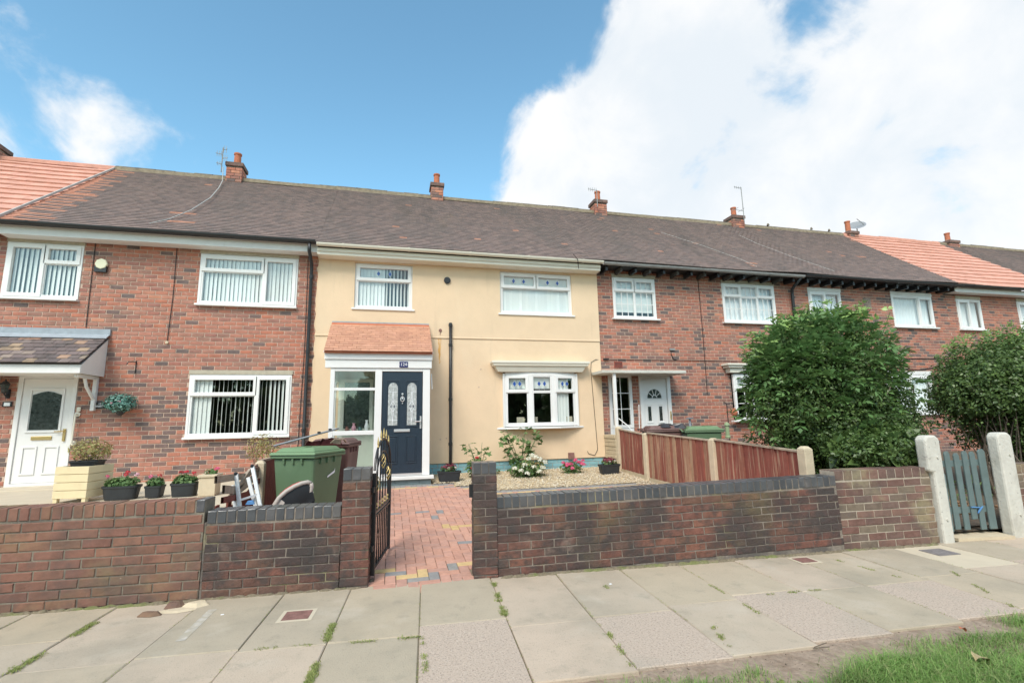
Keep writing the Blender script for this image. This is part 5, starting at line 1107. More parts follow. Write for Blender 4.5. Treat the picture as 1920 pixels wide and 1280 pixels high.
for t in (.72, .9):
    b = MB(); b.box(-1.46 + .76 * t - .02, -1.46 + .76 * t + .02, 6.93, 6.95, 1.18 + .20 * t, 1.205 + .2 * t); b.build('clip', M_black, bo)
lumps('crumpled_cloth', [(-.82, 7.25, 1.16, .22, .15, .09), (-1.0, 7.2, 1.15, .15, .12, .07)], M_maroon, None, 7, label='maroon cloth bundle under the grey board on the green bin', cat='cloth')
b = MB(); b.tube([(-.78, 7.1, 1.19), (-.72, 7.05, 1.24), (-.62, 7.1, 1.24), (-.6, 7.3, 1.19)], .012, 6); b.box(-.76, -.66, 7.15, 7.3, 1.16, 1.23); tag(b.build('jug', M_greyw, None), 'small pale container beside the maroon cloth on the bins', 'container')
# ladder
LD = thing('step_ladder', 'aluminium step ladder leaning by the broken fence', 'ladder', (-1.50, 5.75, .2))
A0, A1_ = Vector((-1.42, 5.78, .10)), Vector((-1.61, 5.95, .93)); B0, B1_ = Vector((-1.20, 5.83, .10)), Vector((-1.47, 6.02, 1.0))
for p, q in ((A0, A1_), (B0, B1_), (A0 + Vector((-.035, .05, 0)), A1_ + Vector((-.035, .02, -.12))), (B0 + Vector((-.03, .05, 0)), B1_ + Vector((-.04, .02, -.12)))):
    b = MB(); d = (q - p).normalized(); sde = d.cross(Y3).normalized(); b.fbox(p, sde, Y3, d, -.018, .018, -.006, .03, 0, (q - p).length); b.build('stile', M_alu, LD, bevel=.002)
for t in (.35, .66):
    p, q = A0.lerp(A1_, t), B0.lerp(B1_, t); b = MB(); b.fbox(p, (q - p).normalized(), Y3, Z3, 0, (q - p).length, 0, .03, 0, .022); b.build('rung', M_alu, LD)
b = MB(); p, q = A0.lerp(A1_, .5), B0.lerp(B1_, .52); b.add([p, q, q + Vector((.12, -.1, -.10)), p + Vector((.02, -.1, -.12))], [(0, 1, 2, 3)]); b.build('tread_plate', M_alu, LD)
for p in (A1_, B1_):
    b = MB(); b.lathe(p, [(.018, -.01), (.020, .01), (.012, .02)], 8); b.build('cap', M_black, LD)
lumps('small_bottle', [(-1.40, 5.78, .63, .05, .03, .04)], M_rope, None, 3, label='small blue plastic item lying on the ladder plate', cat='bottle')
# car seat / pushchair seat shell
CS = thing('child_seat', 'child seat shell with beige rim and red cushion lying against the green bin', 'child seat', (-1.05, 6.0, .3))
b = MB(); sh = []; n = 12
Cc = Vector((-1.03, 6.05, .62)); du = Vector((.62, .25, .62)).normalized(); dv = Vector((-.55, -.2, .62)).normalized(); dn = du.cross(dv).normalized()
ringp = []
for k in range(16):
    t = 2 * math.pi * k / 16; ringp.append(Cc + du * (.235 * math.cos(t)) + dv * (.10 * math.sin(t) * (1.25 - .35 * math.cos(t))))
b.tube(ringp + [ringp[0]], .026, 6); b.add(list(ringp) + [Cc + (p - Cc) * .88 - dv * .055 + Vector((.01, -.02, -.01)) for p in ringp], [(k, (k + 1) % 16, 16 + (k + 1) % 16, 16 + k) for k in range(5, 15)]); b.build('rim', M_seatg, CS, smooth=True)
b = MB(); vs = list(ringp) + [p * .0 + Cc + (p - Cc) * .6 - dv * .10 - Vector((-.05, .02, .03)) for p in ringp] + [Cc - dv * .17 + Vector((.06, .03, -.03))]
b.add(vs, [(k, (k + 1) % 16, 16 + (k + 1) % 16, 16 + k) for k in range(16)] + [(16 + k, 16 + (k + 1) % 16, 32) for k in range(16)]); b.build('shell', M_black, CS, smooth=True)
b = MB(); b.add([Cc + (p - Cc) * .82 + dv * .05 + du * .02 for p in ringp] + [Cc + dv * .12 + du * .02], [(k, (k + 1) % 16, 16) for k in range(16)]); b.build('cushion', M_seatr, CS, smooth=True)

# bins and ornaments in the garden of 126
def lidbin(loc, ang, body, lid, label): return bin_(loc, ang, body, lid, label, 'wheelie bins behind the red fence')
lidbin((6.10, 8.75, .21), R(70), M_bing, M_binl, 'green wheelie bin lid showing above the red fence'); lidbin((5.45, 9.15, .23), R(75), M_binb, M_binb, 'brown wheelie bin behind the red fence near the hood post')
lumps('refuse_sack', [(5.72, 8.95, 1.22, .27, .2, .10), (5.45, 9.0, 1.25, .2, .18, .07)], M_bag, None, 12, label='black rubbish bags lying over the bins behind the fence', cat='bag')
FPl = thing('feeding_pole', 'dark pole with hooks behind the red fence holding hanging ornaments', 'pole', (7.25, 9.2, .25))
b = MB(); b.tube([(7.2, 9.3, .25), (7.2, 9.3, 1.72), (7.13, 9.3, 1.76)], .010, 6); b.build('pole', M_iron, FPl); b = MB(); b.tube([(7.2, 9.3, 1.70), (7.34, 9.3, 1.74), (7.40, 9.3, 1.66)], .007, 6); b.build('hook', M_iron, FPl)
b = MB(); b.lathe((7.12, 9.25, .98), [(.055, 0), (.06, .03), (.042, .05), (.042, .26), (.06, .27), (.05, .31), (.01, .34)], 12); tag(b.build('bird_feeder', M_greeng, None), 'green tube bird feeder with pale lid behind the middle fence post', 'bird feeder')
b = MB(); b.lathe((7.38, 9.3, 1.44), [(.02, 0), (.06, .03), (.075, .08), (.05, .14), (.02, .18)], 12); tag(b.build('hanging_pot', M_pot, None), 'small terracotta ball hanging from the dark pole', 'hanging pot')
b = MB(); b.lathe((7.80, 9.3, 1.02), [(.055, 0), (.045, .06), (.035, .12), (.03, .20), (.01, .23)], 10); tag(b.build('garden_ornament', M_pot, None), 'small orange figure above the fence, right of the bird feeder', 'ornament')
b = MB(); b.lathe((6.38, 9.5, 1.18), [(.09, 0), (.10, .02), (.03, .03), (.02, .22), (.08, .23), (.085, .25), (.01, .26)], 10); tag(b.build('bird_table', M_greyl, None), 'small two-tier grey bird tray against the brick wall', 'bird table')
b = MB(); b.lathe((8.05, 8.6, .98), [(.01, 0), (.05, .02), (.07, .07), (.05, .12), (.01, .14)], 12); tag(b.build('garden_ball', M_purple, None, smooth=True), 'purple glass ball just above the fence by the pink flowers', 'ornament')

# wall-mounted things on 122
b = MB(); b.cyl((-5.50, YF - .01, 4.60), (-5.50, YF - .075, 4.60), .105, n=8); AL = b.build('alarm_box', M_alarm, None, label='pale yellow octagonal burglar alarm box under the left gutter', cat='alarm box', bevel=.012)
b = MB(); b.box(-5.61, -5.41, YF - .06, YF - .005, 4.44, 4.56); b.build('backplate', M_black, AL)
for q in ([(-5.66, 5.02), (-5.655, 4.2), (-5.645, 3.35)], [(-4.26, 5.03), (-4.25, 4.0), (-4.275, 3.12)], [(-1.78, 5.0), (-1.765, 3), (-1.80, 1.0)]):
    b = MB(); b.tube([(x, YF - .012, z) for x, z in q], .007, 4); b.build('wall_cable', M_cable, H1)
b = MB(); b.cyl((-4.275, YF, 3.09), (-4.275, YF - .03, 3.09), .03, n=8); b.build('cable_end', M_conc, H1)
b = MB(); b.tube([(-4.76, YF - .01, 2.72), (-4.76, YF - .01, 2.48)], .009, 5); b.tube([(-4.76, YF - .01, 2.70), (-4.82, YF - .16, 2.68), (-4.83, YF - .2, 2.62)], .008, 5); tag(b.build('wall_bracket', M_iron, None), 'empty black iron hanging bracket on the brick wall', 'bracket')
b = MB(); b.box(-5.42, -5.19, YF - .022, YF - .002, 1.82, 1.935); HP = b.build('house_sign', M_black, None, label='small black slate house sign with two white lines and number', cat='sign', bevel=.006)
text_part('number', '122', .05, (-5.255, YF - .025, 1.905), (R(90), 0, 0), M_net, HP)
b = MB(); b.box(-5.41, -5.20, YF - .0245, YF - .023, 1.872, 1.878); b.box(-5.385, -5.235, YF - .0245, YF - .023, 1.852, 1.864); b.build('white_line', M_net, HP)
b = MB(); b.box(-6.76, -6.62, YF - .02, YF - .002, 1.87, 1.96); HQ = b.build('notice_plate', M_black, None, label='small plate with white label left of the white door', cat='sign', bevel=.004)
b = MB(); b.box(-6.735, -6.645, YF - .023, YF - .0205, 1.885, 1.945); b.build('white_label', M_net, HQ)
LM = thing('wall_lantern', 'black coach lantern on the wall left of the white front door', 'lamp', (-6.72, YF - .1, 2.05))
b = MB(); b.tube([(-6.70, YF - .01, 2.10), (-6.70, YF - .06, 2.05), (-6.70, YF - .11, 2.10)], .012, 6); b.box(-6.73, -6.67, YF - .02, YF - .002, 2.02, 2.18); b.build('arm', M_iron, LM)
b = MB(); b.lathe((-6.70, YF - .11, 2.10), [(.02, 0), (.045, .02), (.04, .03)], 6); b.lathe((-6.70, YF - .11, 2.26), [(.085, 0), (.04, .05), (.015, .07), (.01, .10)], 6); b.build('lantern_cap', M_iron, LM); b = MB(); b.lathe((-6.70, YF - .11, 2.13), [(.045, 0), (.07, .128)], 6); b.build('lantern_glass', M_dglass, LM)
lumps('wall_scuff', [(-6.05, YF - .0, 0, .01, .01, .01)], M_net, H1, 1) if False else None

# roof furniture
def dish(x, y, z, r, label, tilt, rot):
    th = thing('satellite_dish', label, 'satellite dish', (x, y, z)); dirn = Vector((math.sin(rot) * math.cos(tilt), -math.cos(rot) * math.cos(tilt), math.sin(tilt))).normalized(); a = dirn.orthogonal().normalized(); c_ = dirn.cross(a); P0 = Vector((x, y, z + .4))
    vs = []; n = 18
    for j, (k, dp) in enumerate(((0, 0), (.5, .02), (1, .08))): vs += [P0 + a * (r * k * math.cos(2 * math.pi * q / n)) + c_ * (r * k * math.sin(2 * math.pi * q / n)) + dirn * (dp * r * 3) for q in range(n)]
    b = MB(); b.add(vs, [(i * n + q, i * n + (q + 1) % n, (i + 1) * n + (q + 1) % n, (i + 1) * n + q) for i in range(2) for q in range(n)]); b.build('reflector', M_dish, th, smooth=True)
    b = MB(); b.tube([P0 - c_ * r * .9, P0 + dirn * r * 1.1], .014, 5); b.build('feed_arm', M_grey, th); b = MB(); b.tube([(x, y, z - .35), (x, y, z + .35)], .02, 6); b.build('mast', M_pcable, th)
dish(17.28, 13.9, 8.15, .30, 'grey satellite dish standing above the orange-red roof', R(45), R(-42)); dish(12.28, 14.3, 7.75, .28, 'satellite dish half hidden behind the ridge beside a chimney', R(40), R(-35))
def aerial(x, y, z0, z1, arms, label, sway=0):
    th = thing('tv_aerial', label, 'aerial', (x, y, z0)); b = MB(); b.tube([(x, y, z0), (x + sway, y, z1)], .014, 5); b.build('mast', M_grey, th); b = MB()
    for (z, dx, n, hw, vert) in arms:
        b.tube([(x, y, z), (x + dx, y - .05, z + .0)], .009, 4)
        for k in range(n):
            xx = x + dx * (k + .5) / n; b.tube([(xx, y - .03, z - hw), (xx, y - .03, z + hw)] if vert else [(xx, y - .2 - hw, z), (xx, y + .1 + hw, z)], .006, 4)
    b.build('elements', M_grey, th)
aerial(-4.52, 13.5, 8.15, 8.86, [(8.80, .12, 2, .1, True), (8.66, -.15, 3, .08, True), (8.55, .14, 3, .09, True), (8.38, -.12, 3, .06, True)], 'bare aerial mast with short prongs left of the first chimney'); aerial(6.30, 13.45, 8.15, 8.72, [(8.70, -.32, 5, .07, True)], 'small aerial on the chimney above the brick house right of the cream one'); aerial(11.80, 13.45, 8.1, 9.38, [(9.34, -.32, 4, .05, True), (8.5, -.5, 2, .01, False)], 'tall thin aerial mast on the chimney above the big bush')
b = MB(); b.tube([(x_, y_, z_) for x_, y_, z_ in ((-4.45, 13.4, 8.25),) + tuple((x2, EY + t_ * RV.y - RW.y * -.0, EZ + t_ * RV.z + .09) for x2, t_ in ((-4.42, 3.95), (-4.30, 3.2), (-4.22, 2.3), (-4.28, 1.2), (-4.45, .5), (-4.66, .15)))], .010, 5); b.build('roof_cable', M_pcable, H1)
for x_, nm in ((13.0, 'a'), (14.9, 'b'), (15.7, 'c')):
    lumps('moss_clump', [(x_, 13.7, 8.17, .06, .05, .08)], M_ridge, H4, int(x_ * 3))

# ================================================================== plants
def leafquads(P, Nn, L, Wd, r, droop=.25):
    n = len(P); Nn = Nn / np.linalg.norm(Nn, axis=1, keepdims=True); ref = r.normal(size=(n, 3)); T = ref - Nn * (ref * Nn).sum(1, keepdims=True); T /= np.linalg.norm(T, axis=1, keepdims=True); B = np.cross(Nn, T)
    L = np.broadcast_to(L, (n,))[:, None]; Wd = np.broadcast_to(Wd, (n,))[:, None]
    v = np.stack([P, P + T * L * .45 + B * Wd * .5 + Nn * L * .06, P + T * L - Nn * L * droop, P + T * L * .45 - B * Wd * .5 + Nn * L * .06], 1); return v
def leafmesh(name, mat, P, Nn, L, W, var, r, parent, droop=.25, **kw):
    v = leafquads(P, Nn, L, W, r, droop); n = len(P); q = Raw(); q.add(v.reshape(-1, 3), np.arange(4 * n).reshape(n, 4), var); o = tuple(P.mean(0)[:2]) + (float(P[:, 2].min()),); return q.build(name, mat, parent, o, kind='stuff', **kw)
def blobpts(r, n, ell, depth=.3, lump=.10, upper=None):
    """points in the outer shell of a union of ellipsoids, lumpy"""
    out = []; nn = []; vols = np.array([e[3] * e[4] + e[4] * e[5] + e[3] * e[5] for e in ell]); cnt = (vols / vols.sum() * n).astype(int)
    for e, c in zip(ell, cnt):
        d = r.normal(size=(c, 3)); d /= np.linalg.norm(d, axis=1, keepdims=True)
        a, b_, g = d[:, 0], d[:, 1], d[:, 2]
        lm = lump * (np.sin(a * 7 + e[0]) * np.sin(b_ * 9 + g * 5) + .7 * np.sin(g * 13 + a * 11) * np.sin(b_ * 15 + 2) + .5 * np.sin(a * 23 + g * 19) * np.sin(b_ * 27))
        rad = 1 + lm - depth * r.random(c) ** 1.7; p = np.array(e[:3]) + d * np.array(e[3:6]) * rad[:, None]
        k = np.ones(c, bool)
        for f in ell:
            if f is e: continue
            k &= (((p - np.array(f[:3])) / np.array(f[3:6])) ** 2).sum(1) > (1 - depth) ** 2 * .8
        out.append(p[k]); nn.append((d / np.array(e[3:6]))[k])
    return np.concatenate(out), np.concatenate(nn)
r = np.random.default_rng(11)
BU1 = thing('bush', 'tall rounded dark green bush with pale shoots on top, left of the white posts', 'bush', (6.4, 5.7, .1))
ell = [(6.16, 5.75, 1.48, 1.18, .85, .95), (6.15, 5.75, 1.98, 1.00, .80, .84), (5.78, 5.78, 1.98, .66, .65, .50), (6.72, 5.75, 1.22, .66, .75, .68), (6.06, 5.60, 1.2, .82, .80, .62), (5.72, 4.90, .96, .50, .42, .24), (6.0, 5.0, 1.0, .55, .5, .34)]
P, Nn = blobpts(r, 75000, ell, .34, .11); Nn2 = Nn / np.linalg.norm(Nn, axis=1, keepdims=True) + r.normal(0, .75, Nn.shape) + np.array([0, 0, .5]); hz = np.clip((P[:, 2] - 1.0) / 2.2, 0, 1)
leafmesh('foliage', M_leafB, P, Nn2, r.uniform(.035, .06, len(P)), r.uniform(.018, .03, len(P)), np.clip(r.beta(1.6, 3.2, len(P)) * .75, 0, .8), r, BU1)
def innermass(parent, ell, n, mat, seed, cut=None):
    r_ = np.random.default_rng(seed); P = []
    for e in ell:
        d = r_.normal(size=(n, 3)); d /= np.linalg.norm(d, axis=1, keepdims=True); P.append(np.array(e[:3]) + d * np.array(e[3:6]) * r_.uniform(.35, .78, n)[:, None])
    P = np.concatenate(P)
    if cut: P = P[~cut(P)]
    leafmesh('inner_foliage', mat, P, r_.normal(size=P.shape), r_.uniform(.12, .2, len(P)), r_.uniform(.08, .13, len(P)), r_.random(len(P)) * .5, r_, parent)
innermass(BU1, ell, 1500, M_leafB, 8)
# compound leaves
def pinnate(r, P, D, nl, L, Wd, span):
    out = []; per = 2 * nl + 1; D = D / np.linalg.norm(D, axis=1, keepdims=True); ref = r.normal(size=D.shape) * .3 + np.array([0, 0, 1]); B = np.cross(D, ref); B /= np.linalg.norm(B, axis=1, keepdims=True); N_ = np.cross(B, D)
    V = []
    for k in range(per):
        if k < 2 * nl:
            t = (k // 2 + 1) / (nl + .3); sd = 1 if k % 2 else -1; base = P + D * span[:, None] * t - N_ * 0 + np.array([0, 0, -1]) * (span * t * t * .35)[:, None]; dr = B * sd * .85 + D * .55 - np.array([0, 0, .25])
        else: base = P + D * span[:, None] + np.array([0, 0, -1]) * (span * .35)[:, None]; dr = D - np.array([0, 0, .45])
        dr = dr + r.normal(0, .12, dr.shape); dr /= np.linalg.norm(dr, axis=1, keepdims=True); sdv = np.cross(dr, N_); sdv /= np.linalg.norm(sdv, axis=1, keepdims=True)
        l = (L * r.uniform(.8, 1.15, len(P)))[:, None]; w_ = (Wd * r.uniform(.85, 1.15, len(P)))[:, None]
        V.append(np.stack([base, base + dr * l * .5 + sdv * w_ * .5 + N_ * l * .07, base + dr * l - N_ * l * .12, base + dr * l * .5 - sdv * w_ * .5 + N_ * l * .07], 1))
    V = np.stack(V, 1); return V
def sprigs(name, mat, P, D, nl, L, Wd, span, var, r, parent):
    V = pinnate(r, P, D, nl, L, Wd, span); n, per = V.shape[:2]; q = Raw(); q.add(V.reshape(-1, 3), np.arange(4 * n * per).reshape(-1, 4), np.repeat(var, per)); return q.build(name, mat, parent, tuple(P.mean(0)[:2]) + (float(P[:, 2].min()),), kind='stuff')
P, Nn = blobpts(r, 4600, ell[:5], .12, .12); k = (r.random(len(P)) < np.clip((P[:, 2] - 1.25) / 1.2 + .4 * (5.9 - P[:, 0]), .05, 1)) & ((P[:, 1] < 6.3) | (P[:, 2] > 2.4)); P, Nn = P[k], Nn[k]; D = Nn / np.linalg.norm(Nn, axis=1, keepdims=True) + r.normal(0, .45, Nn.shape) + np.array([0, -.1, .35])
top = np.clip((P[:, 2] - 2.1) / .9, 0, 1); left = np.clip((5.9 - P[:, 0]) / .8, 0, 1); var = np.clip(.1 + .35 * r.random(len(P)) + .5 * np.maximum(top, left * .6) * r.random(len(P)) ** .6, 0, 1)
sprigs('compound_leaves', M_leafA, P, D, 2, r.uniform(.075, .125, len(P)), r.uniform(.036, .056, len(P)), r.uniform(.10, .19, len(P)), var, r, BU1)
ns = 46; a = r.uniform(0, 6.28, ns); P = np.stack([6.15 + np.cos(a) * r.uniform(.1, .95, ns), 5.7 + np.sin(a) * r.uniform(.1, .7, ns), np.zeros(ns)], 1); P[:, 2] = 1.98 + .82 * np.sqrt(np.clip(1 - ((P[:, 0] - 6.15) / 1.0) ** 2 - ((P[:, 1] - 5.72) / 1.0) ** 2, 0, 1)); shoots = [(p, .10 + .20 * r.random()) for p in P] + [(np.array([6.25 + .06 * i_, 5.5, 2.75]), .20) for i_ in range(3)] + [(np.array([4.98 + .1 * i_, 5.7, 2.2 + .1 * i_]), .12) for i_ in range(4)]
stm = MB(); PP = []; DD = []
for p, h in shoots:
    lean = r.normal(0, .12, 2); e = p + np.array([lean[0], lean[1], h]); stm.tube([tuple(p - np.array([0, 0, .15])), tuple(e)], .004, 4)
    for t in np.linspace(.2, 1, 4): PP.append(p + (e - p) * t); DD.append(np.array([r.normal(), r.normal(), .5]))
stm.build('shoot', M_leafC, BU1); PP, DD = np.array(PP), np.array(DD); sprigs('young_leaves', M_leafA, PP, DD, 2, np.full(len(PP), .075), np.full(len(PP), .034), np.full(len(PP), .11), r.uniform(.75, 1, len(PP)), r, BU1)
stm = MB()
for k in range(26):
    x = r.uniform(5.7, 7.2); y = r.uniform(5.3, 6.1); stm.tube([(x, y, .1), (x + r.normal(0, .1), y + r.normal(0, .1), .7), (x + r.normal(0, .35), y + r.normal(0, .3), 1.8)], [.022, .016, .007], 5)
stm.build('stems', M_bark, BU1)
BU2 = thing('bush', 'broad hedge bush with bare brown stems low on its left, right of the picket gate', 'bush', (10, 5.8, .1))
ell = [(9.95, 5.8, 1.66, 1.30, .95, 1.0), (11.1, 5.8, 1.75, 1.4, 1.0, 1.15), (9.32, 5.75, 1.72, .62, .7, .58), (10.1, 5.5, 1.2, 1.0, .9, .75)]
P, Nn = blobpts(r, 70000, ell, .30, .10); k = ~((P[:, 0] < 9.5) & (P[:, 2] < 1.4) & (r.random(len(P)) < .80)); P, Nn = P[k], Nn[k]
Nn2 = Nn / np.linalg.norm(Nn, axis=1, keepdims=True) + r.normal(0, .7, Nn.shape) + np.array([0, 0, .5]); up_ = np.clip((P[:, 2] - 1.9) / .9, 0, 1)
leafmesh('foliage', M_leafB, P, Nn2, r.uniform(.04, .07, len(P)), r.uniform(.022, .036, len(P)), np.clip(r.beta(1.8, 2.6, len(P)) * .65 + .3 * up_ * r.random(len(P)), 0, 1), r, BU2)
P, Nn = blobpts(r, 900, [ell[0], ell[1]], .05, .05); k = P[:, 2] > 2.3; P = P[k] + np.array([0, 0, .06]); sprigs('young_leaves', M_leafA, P, Nn[k] + r.normal(0, .5, Nn[k].shape) + np.array([0, 0, 1.0]), 2, r.uniform(.045, .07, len(P)), r.uniform(.02, .03, len(P)), r.uniform(.08, .22, len(P)), r.uniform(.7, 1, len(P)), r, BU2)
innermass(BU2, ell, 1300, M_leafB, 9, lambda P: (P[:, 0] < 9.5) & (P[:, 2] < 1.4))
P = np.stack([9.35 + r.normal(0, .16, 150), 5.0 + r.normal(0, .05, 150), 1.85 + r.normal(0, .14, 150)], 1); P[:40, 2] -= .45; leafmesh('dead_leaves', M_leafdead, P, r.normal(size=P.shape), .06, .03, r.random(len(P)), r, BU2)
stm = MB()
for k in range(60):
    x = 9.0 + r.uniform(0, .9); y = r.uniform(5.35, 6.0); stm.tube([(x, y, .1), (x + r.normal(0, .08), y + r.normal(0, .08), .7), (x + r.normal(-.03, .10), y + r.normal(-.03, .1), 1.3), (x + r.normal(-.05, .16), y + r.normal(0, .14), 1.85)], [.013, .010, .006, .003], 4)
stm.build('stems', M_bark, BU2)
TP = thing('timber_panel', 'dark teal timber panel glimpsed behind the picket gate', 'fence', (8.6, 7.5, .15))
for k in range(8):
    b = MB(); b.box(8.15 + k * .14, 8.15 + k * .14 + .13, 7.50, 7.52, .1, 1.15); b.build('board', M_teal, TP)
def litter(r_, n): x = r_.uniform(6.2, 8.2, n); y = r_.uniform(4.9, 6.4, n); return np.stack([x, y, np.full(n, .12) + .02 * (y - 4.2) + r_.random(n) * .015], -1)
stones('leaf_litter', 900, litter, .02, M_leafdead, None, 9, label='brown leaf litter and chips on the path behind the picket gate', cat='leaf litter')
rg = np.random.default_rng(3); P = np.stack([rg.uniform(6.5, 8.3, 900), rg.uniform(5.2, 6.6, 900), rg.uniform(.12, .5, 900)], 1); leafmesh('low_plants', M_leafC, P, rg.normal(size=P.shape) + np.array([0, 0, 1]), .07, .02, rg.random(900), rg, None, label='low green growth behind the picket gate', cat='plants')

leafmesh('far_trees', M_leafB, BACK[0], BACK[1].normal(size=BACK[0].shape), .8, .6, BACK[1].random(len(BACK[0])), BACK[1], None, label='belt of dark trees across the road, seen only as reflections in the windows', cat='trees')
def flowers(parent, pts, mat, rad, seed, name='flower_head', npet=26, ps=.5):
    r_ = np.random.default_rng(seed)
    for (x, y, z) in pts:
        d = r_.normal(size=(npet, 3)); d /= np.linalg.norm(d, axis=1, keepdims=True); d[:, 2] = np.abs(d[:, 2]) * .9 - .15; P = np.array([x, y, z]) + d * rad * .8; v = leafquads(P, d + r_.normal(0, .25, d.shape), rad * ps * 1.3, rad * ps * 1.3, r_, .1); q = Raw(); q.add(v.reshape(-1, 3), np.arange(4 * npet).reshape(npet, 4), r_.random(npet)); q.build(name, mat, parent, (x, y, z - rad))
def foliage(parent, c, rad, n, mat, L, Wd, seed, up=.6, name='foliage', droop=.25):
    r_ = np.random.default_rng(seed); d = r_.normal(size=(n, 3)); d /= np.linalg.norm(d, axis=1, keepdims=True); P = np.array(c) + d * np.array(rad) * (r_.random(n) ** .4)[:, None]; leafmesh(name, mat, P, d + np.array([0, 0, up]) + r_.normal(0, .4, d.shape), r_.uniform(.7, 1.2, n) * L, r_.uniform(.7, 1.2, n) * Wd, r_.random(n), r_, parent, droop)
def trough(c, w_, d_, h_, mat, label, oval=True, group=None, name='planter'):
    th = thing(name, label, 'plant pot', c, group); b = MB(); n = 28; prof = [(.80, 0), (.84, .03), (.93, h_ * .8), (1.0, h_ * .86), (1.0, h_), (.93, h_), (.90, h_ * .85)]
    vs = []
    for k_, z in prof:
        for q in range(n):
            t = 2 * math.pi * q / n; e = .55 if oval else .30; cx_, cy_ = math.cos(t), math.sin(t); cx_ = math.copysign(abs(cx_) ** e, cx_); cy_ = math.copysign(abs(cy_) ** e, cy_); vs.append((c[0] + w_ / 2 * k_ * cx_, c[1] + d_ / 2 * k_ * cy_, c[2] + z))
    b.add(vs, [(i * n + q, i * n + (q + 1) % n, (i + 1) * n + (q + 1) % n, (i + 1) * n + q) for i in range(len(prof) - 1) for q in range(n)] + [tuple(range(n))[::-1], tuple(range((len(prof) - 1) * n, len(prof) * n))]); b.build('pot', mat, th); return th
# pots in front of 122
GZ = .455
PL = thing('square_planter', 'cream slatted wooden planter box by the white front door', 'planter', (-4.20, 8.25, GZ)); pr_ = random.Random(3)
px0, px1, py0, py1 = -4.62, -4.00, 7.95, 8.50; ang = 0
pc = (-4.20, 8.35, GZ); ph = .225
for k in range(4):
    z0 = .055 + k * .108; b = MB()
    outer = [(-ph, -ph), (ph, -ph), (ph, ph), (-ph, ph)]; inn = [(-ph + .02, -ph + .02), (ph - .02, -ph + .02), (ph - .02, ph - .02), (-ph + .02, ph - .02)]
    vs = rotz([(x, y, z0) for x, y in outer] + [(x, y, z0) for x, y in inn] + [(x, y, z0 + .102) for x, y in outer] + [(x, y, z0 + .102) for x, y in inn], pc, R(-12)); fs = []
    for i in range(4):
        j = (i + 1) % 4; fs += [(i, j, 8 + j, 8 + i), (4 + i, 12 + i, 12 + j, 4 + j), (i, 4 + i, 4 + j, j), (8 + i, 8 + j, 12 + j, 12 + i)]
    b.add(vs, fs, pr_.random()); b.build('slat', M_planter, PL, bevel=.005)
for (x, y) in ((-.19, -.19), (.19, -.19), (.19, .19), (-.19, .19)):
    b = MB(); v_ = rotz([(x - .025, y - .025, 0), (x + .025, y - .025, 0), (x + .025, y + .025, 0), (x - .025, y + .025, 0)], pc, R(-12)); b.prism(v_, (0, 0, .1)); b.build('foot', M_planter, PL)
TT = trough((-4.18, 8.35, GZ + .42), .36, .30, .13, M_potb, 'dark tray pot with a yellowing shrub set in the cream planter', False, None, 'pot_plant'); foliage(TT, (-4.16, 8.35, GZ + .70), (.27, .26, .16), 700, M_leafY, .05, .022, 5)
b = MB()
for k in range(14): b.tube([(-4.18, 8.35, GZ + .5), (-4.18 + r.normal(0, .16), 8.35 + r.normal(0, .13), GZ + .72)], .004, 4)
b.build('twigs', M_bark, TT)
def geranium(c, w_, d_, h_, label, fl, seed, oval=True, mat=M_petalR):
    th = trough(c, w_, d_, h_, M_potb, label, oval, 'black pots of geraniums in front of the brick house'); foliage(th, (c[0], c[1], c[2] + h_ + .04), (w_ * .48, d_ * .45, .075), int(420 * w_ / .4), M_leafC, .05, .045, seed)
    for (dx, dz, m_) in fl:
        b = MB(); b.tube([(c[0] + dx * .9, c[1] - .03, c[2] + h_), (c[0] + dx, c[1] - .04, c[2] + h_ + dz)], .004, 4); b.build('stalk', M_leafC, th); flowers(th, [(c[0] + dx, c[1] - .05, c[2] + h_ + dz)], m_, .034, seed + int(dx * 100), npet=22)
geranium((-3.68, 8.25, GZ), .46, .26, .19, 'wide oval black pot of red and pink geraniums beside the cream planter', [(-.17, .13, M_petalP), (.05, .15, M_petalR), (.07, .18, M_petalR), (.19, .14, M_petalL)], 21)
geranium((-3.27, 8.25, GZ + .01), .22, .22, .16, 'small square black pot of geraniums between the two wide pots', [(-.05, .13, M_petalP), (.06, .14, M_petalR)], 31, False)
geranium((-2.89, 8.25, GZ), .36, .24, .19, 'oval black pot of red geraniums beside the small cream box planter', [(-.05, .15, M_petalR), (.02, .15, M_petalR), (.12, .13, M_petalR)], 41)
CB = thing('box_planter', 'small cream stone box planter with a pink flower, at the end of the pot row', 'planter', (-2.55, 8.2, GZ)); b = MB(); b.box(-2.67, -2.45, 8.10, 8.34, GZ, GZ + .26); b.box(-2.69, -2.43, 8.08, 8.36, GZ + .262, GZ + .30); b.build('box', M_conc, CB, bevel=.008); foliage(CB, (-2.55, 8.22, GZ + .33), (.1, .1, .04), 60, M_leafC, .05, .04, 3); flowers(CB, [(-2.46, 8.18, GZ + .37)], M_petalP, .04, 5); flowers(CB, [(-2.6, 8.2, GZ + .33)], M_petalW, .03, 5)
HB = thing('hanging_basket', 'teal artificial foliage ball in a dark wall basket on the brick wall', 'hanging basket', (-4.86, YF - .2, 1.7)); foliage(HB, (-4.85, YF - .22, 1.92), (.27, .2, .17), 1000, M_leafT, .06, .035, 8); b = MB(); b.lathe((-4.86, YF - .17, 1.68), [(.02, 0), (.07, .05), (.12, .16), (.13, .18)], 10); b.build('basket', M_potb, HB); flowers(HB, [(-4.90, YF - .42, 1.90), (-4.78, YF - .42, 1.93)], M_petalL, .025, 4, npet=14)
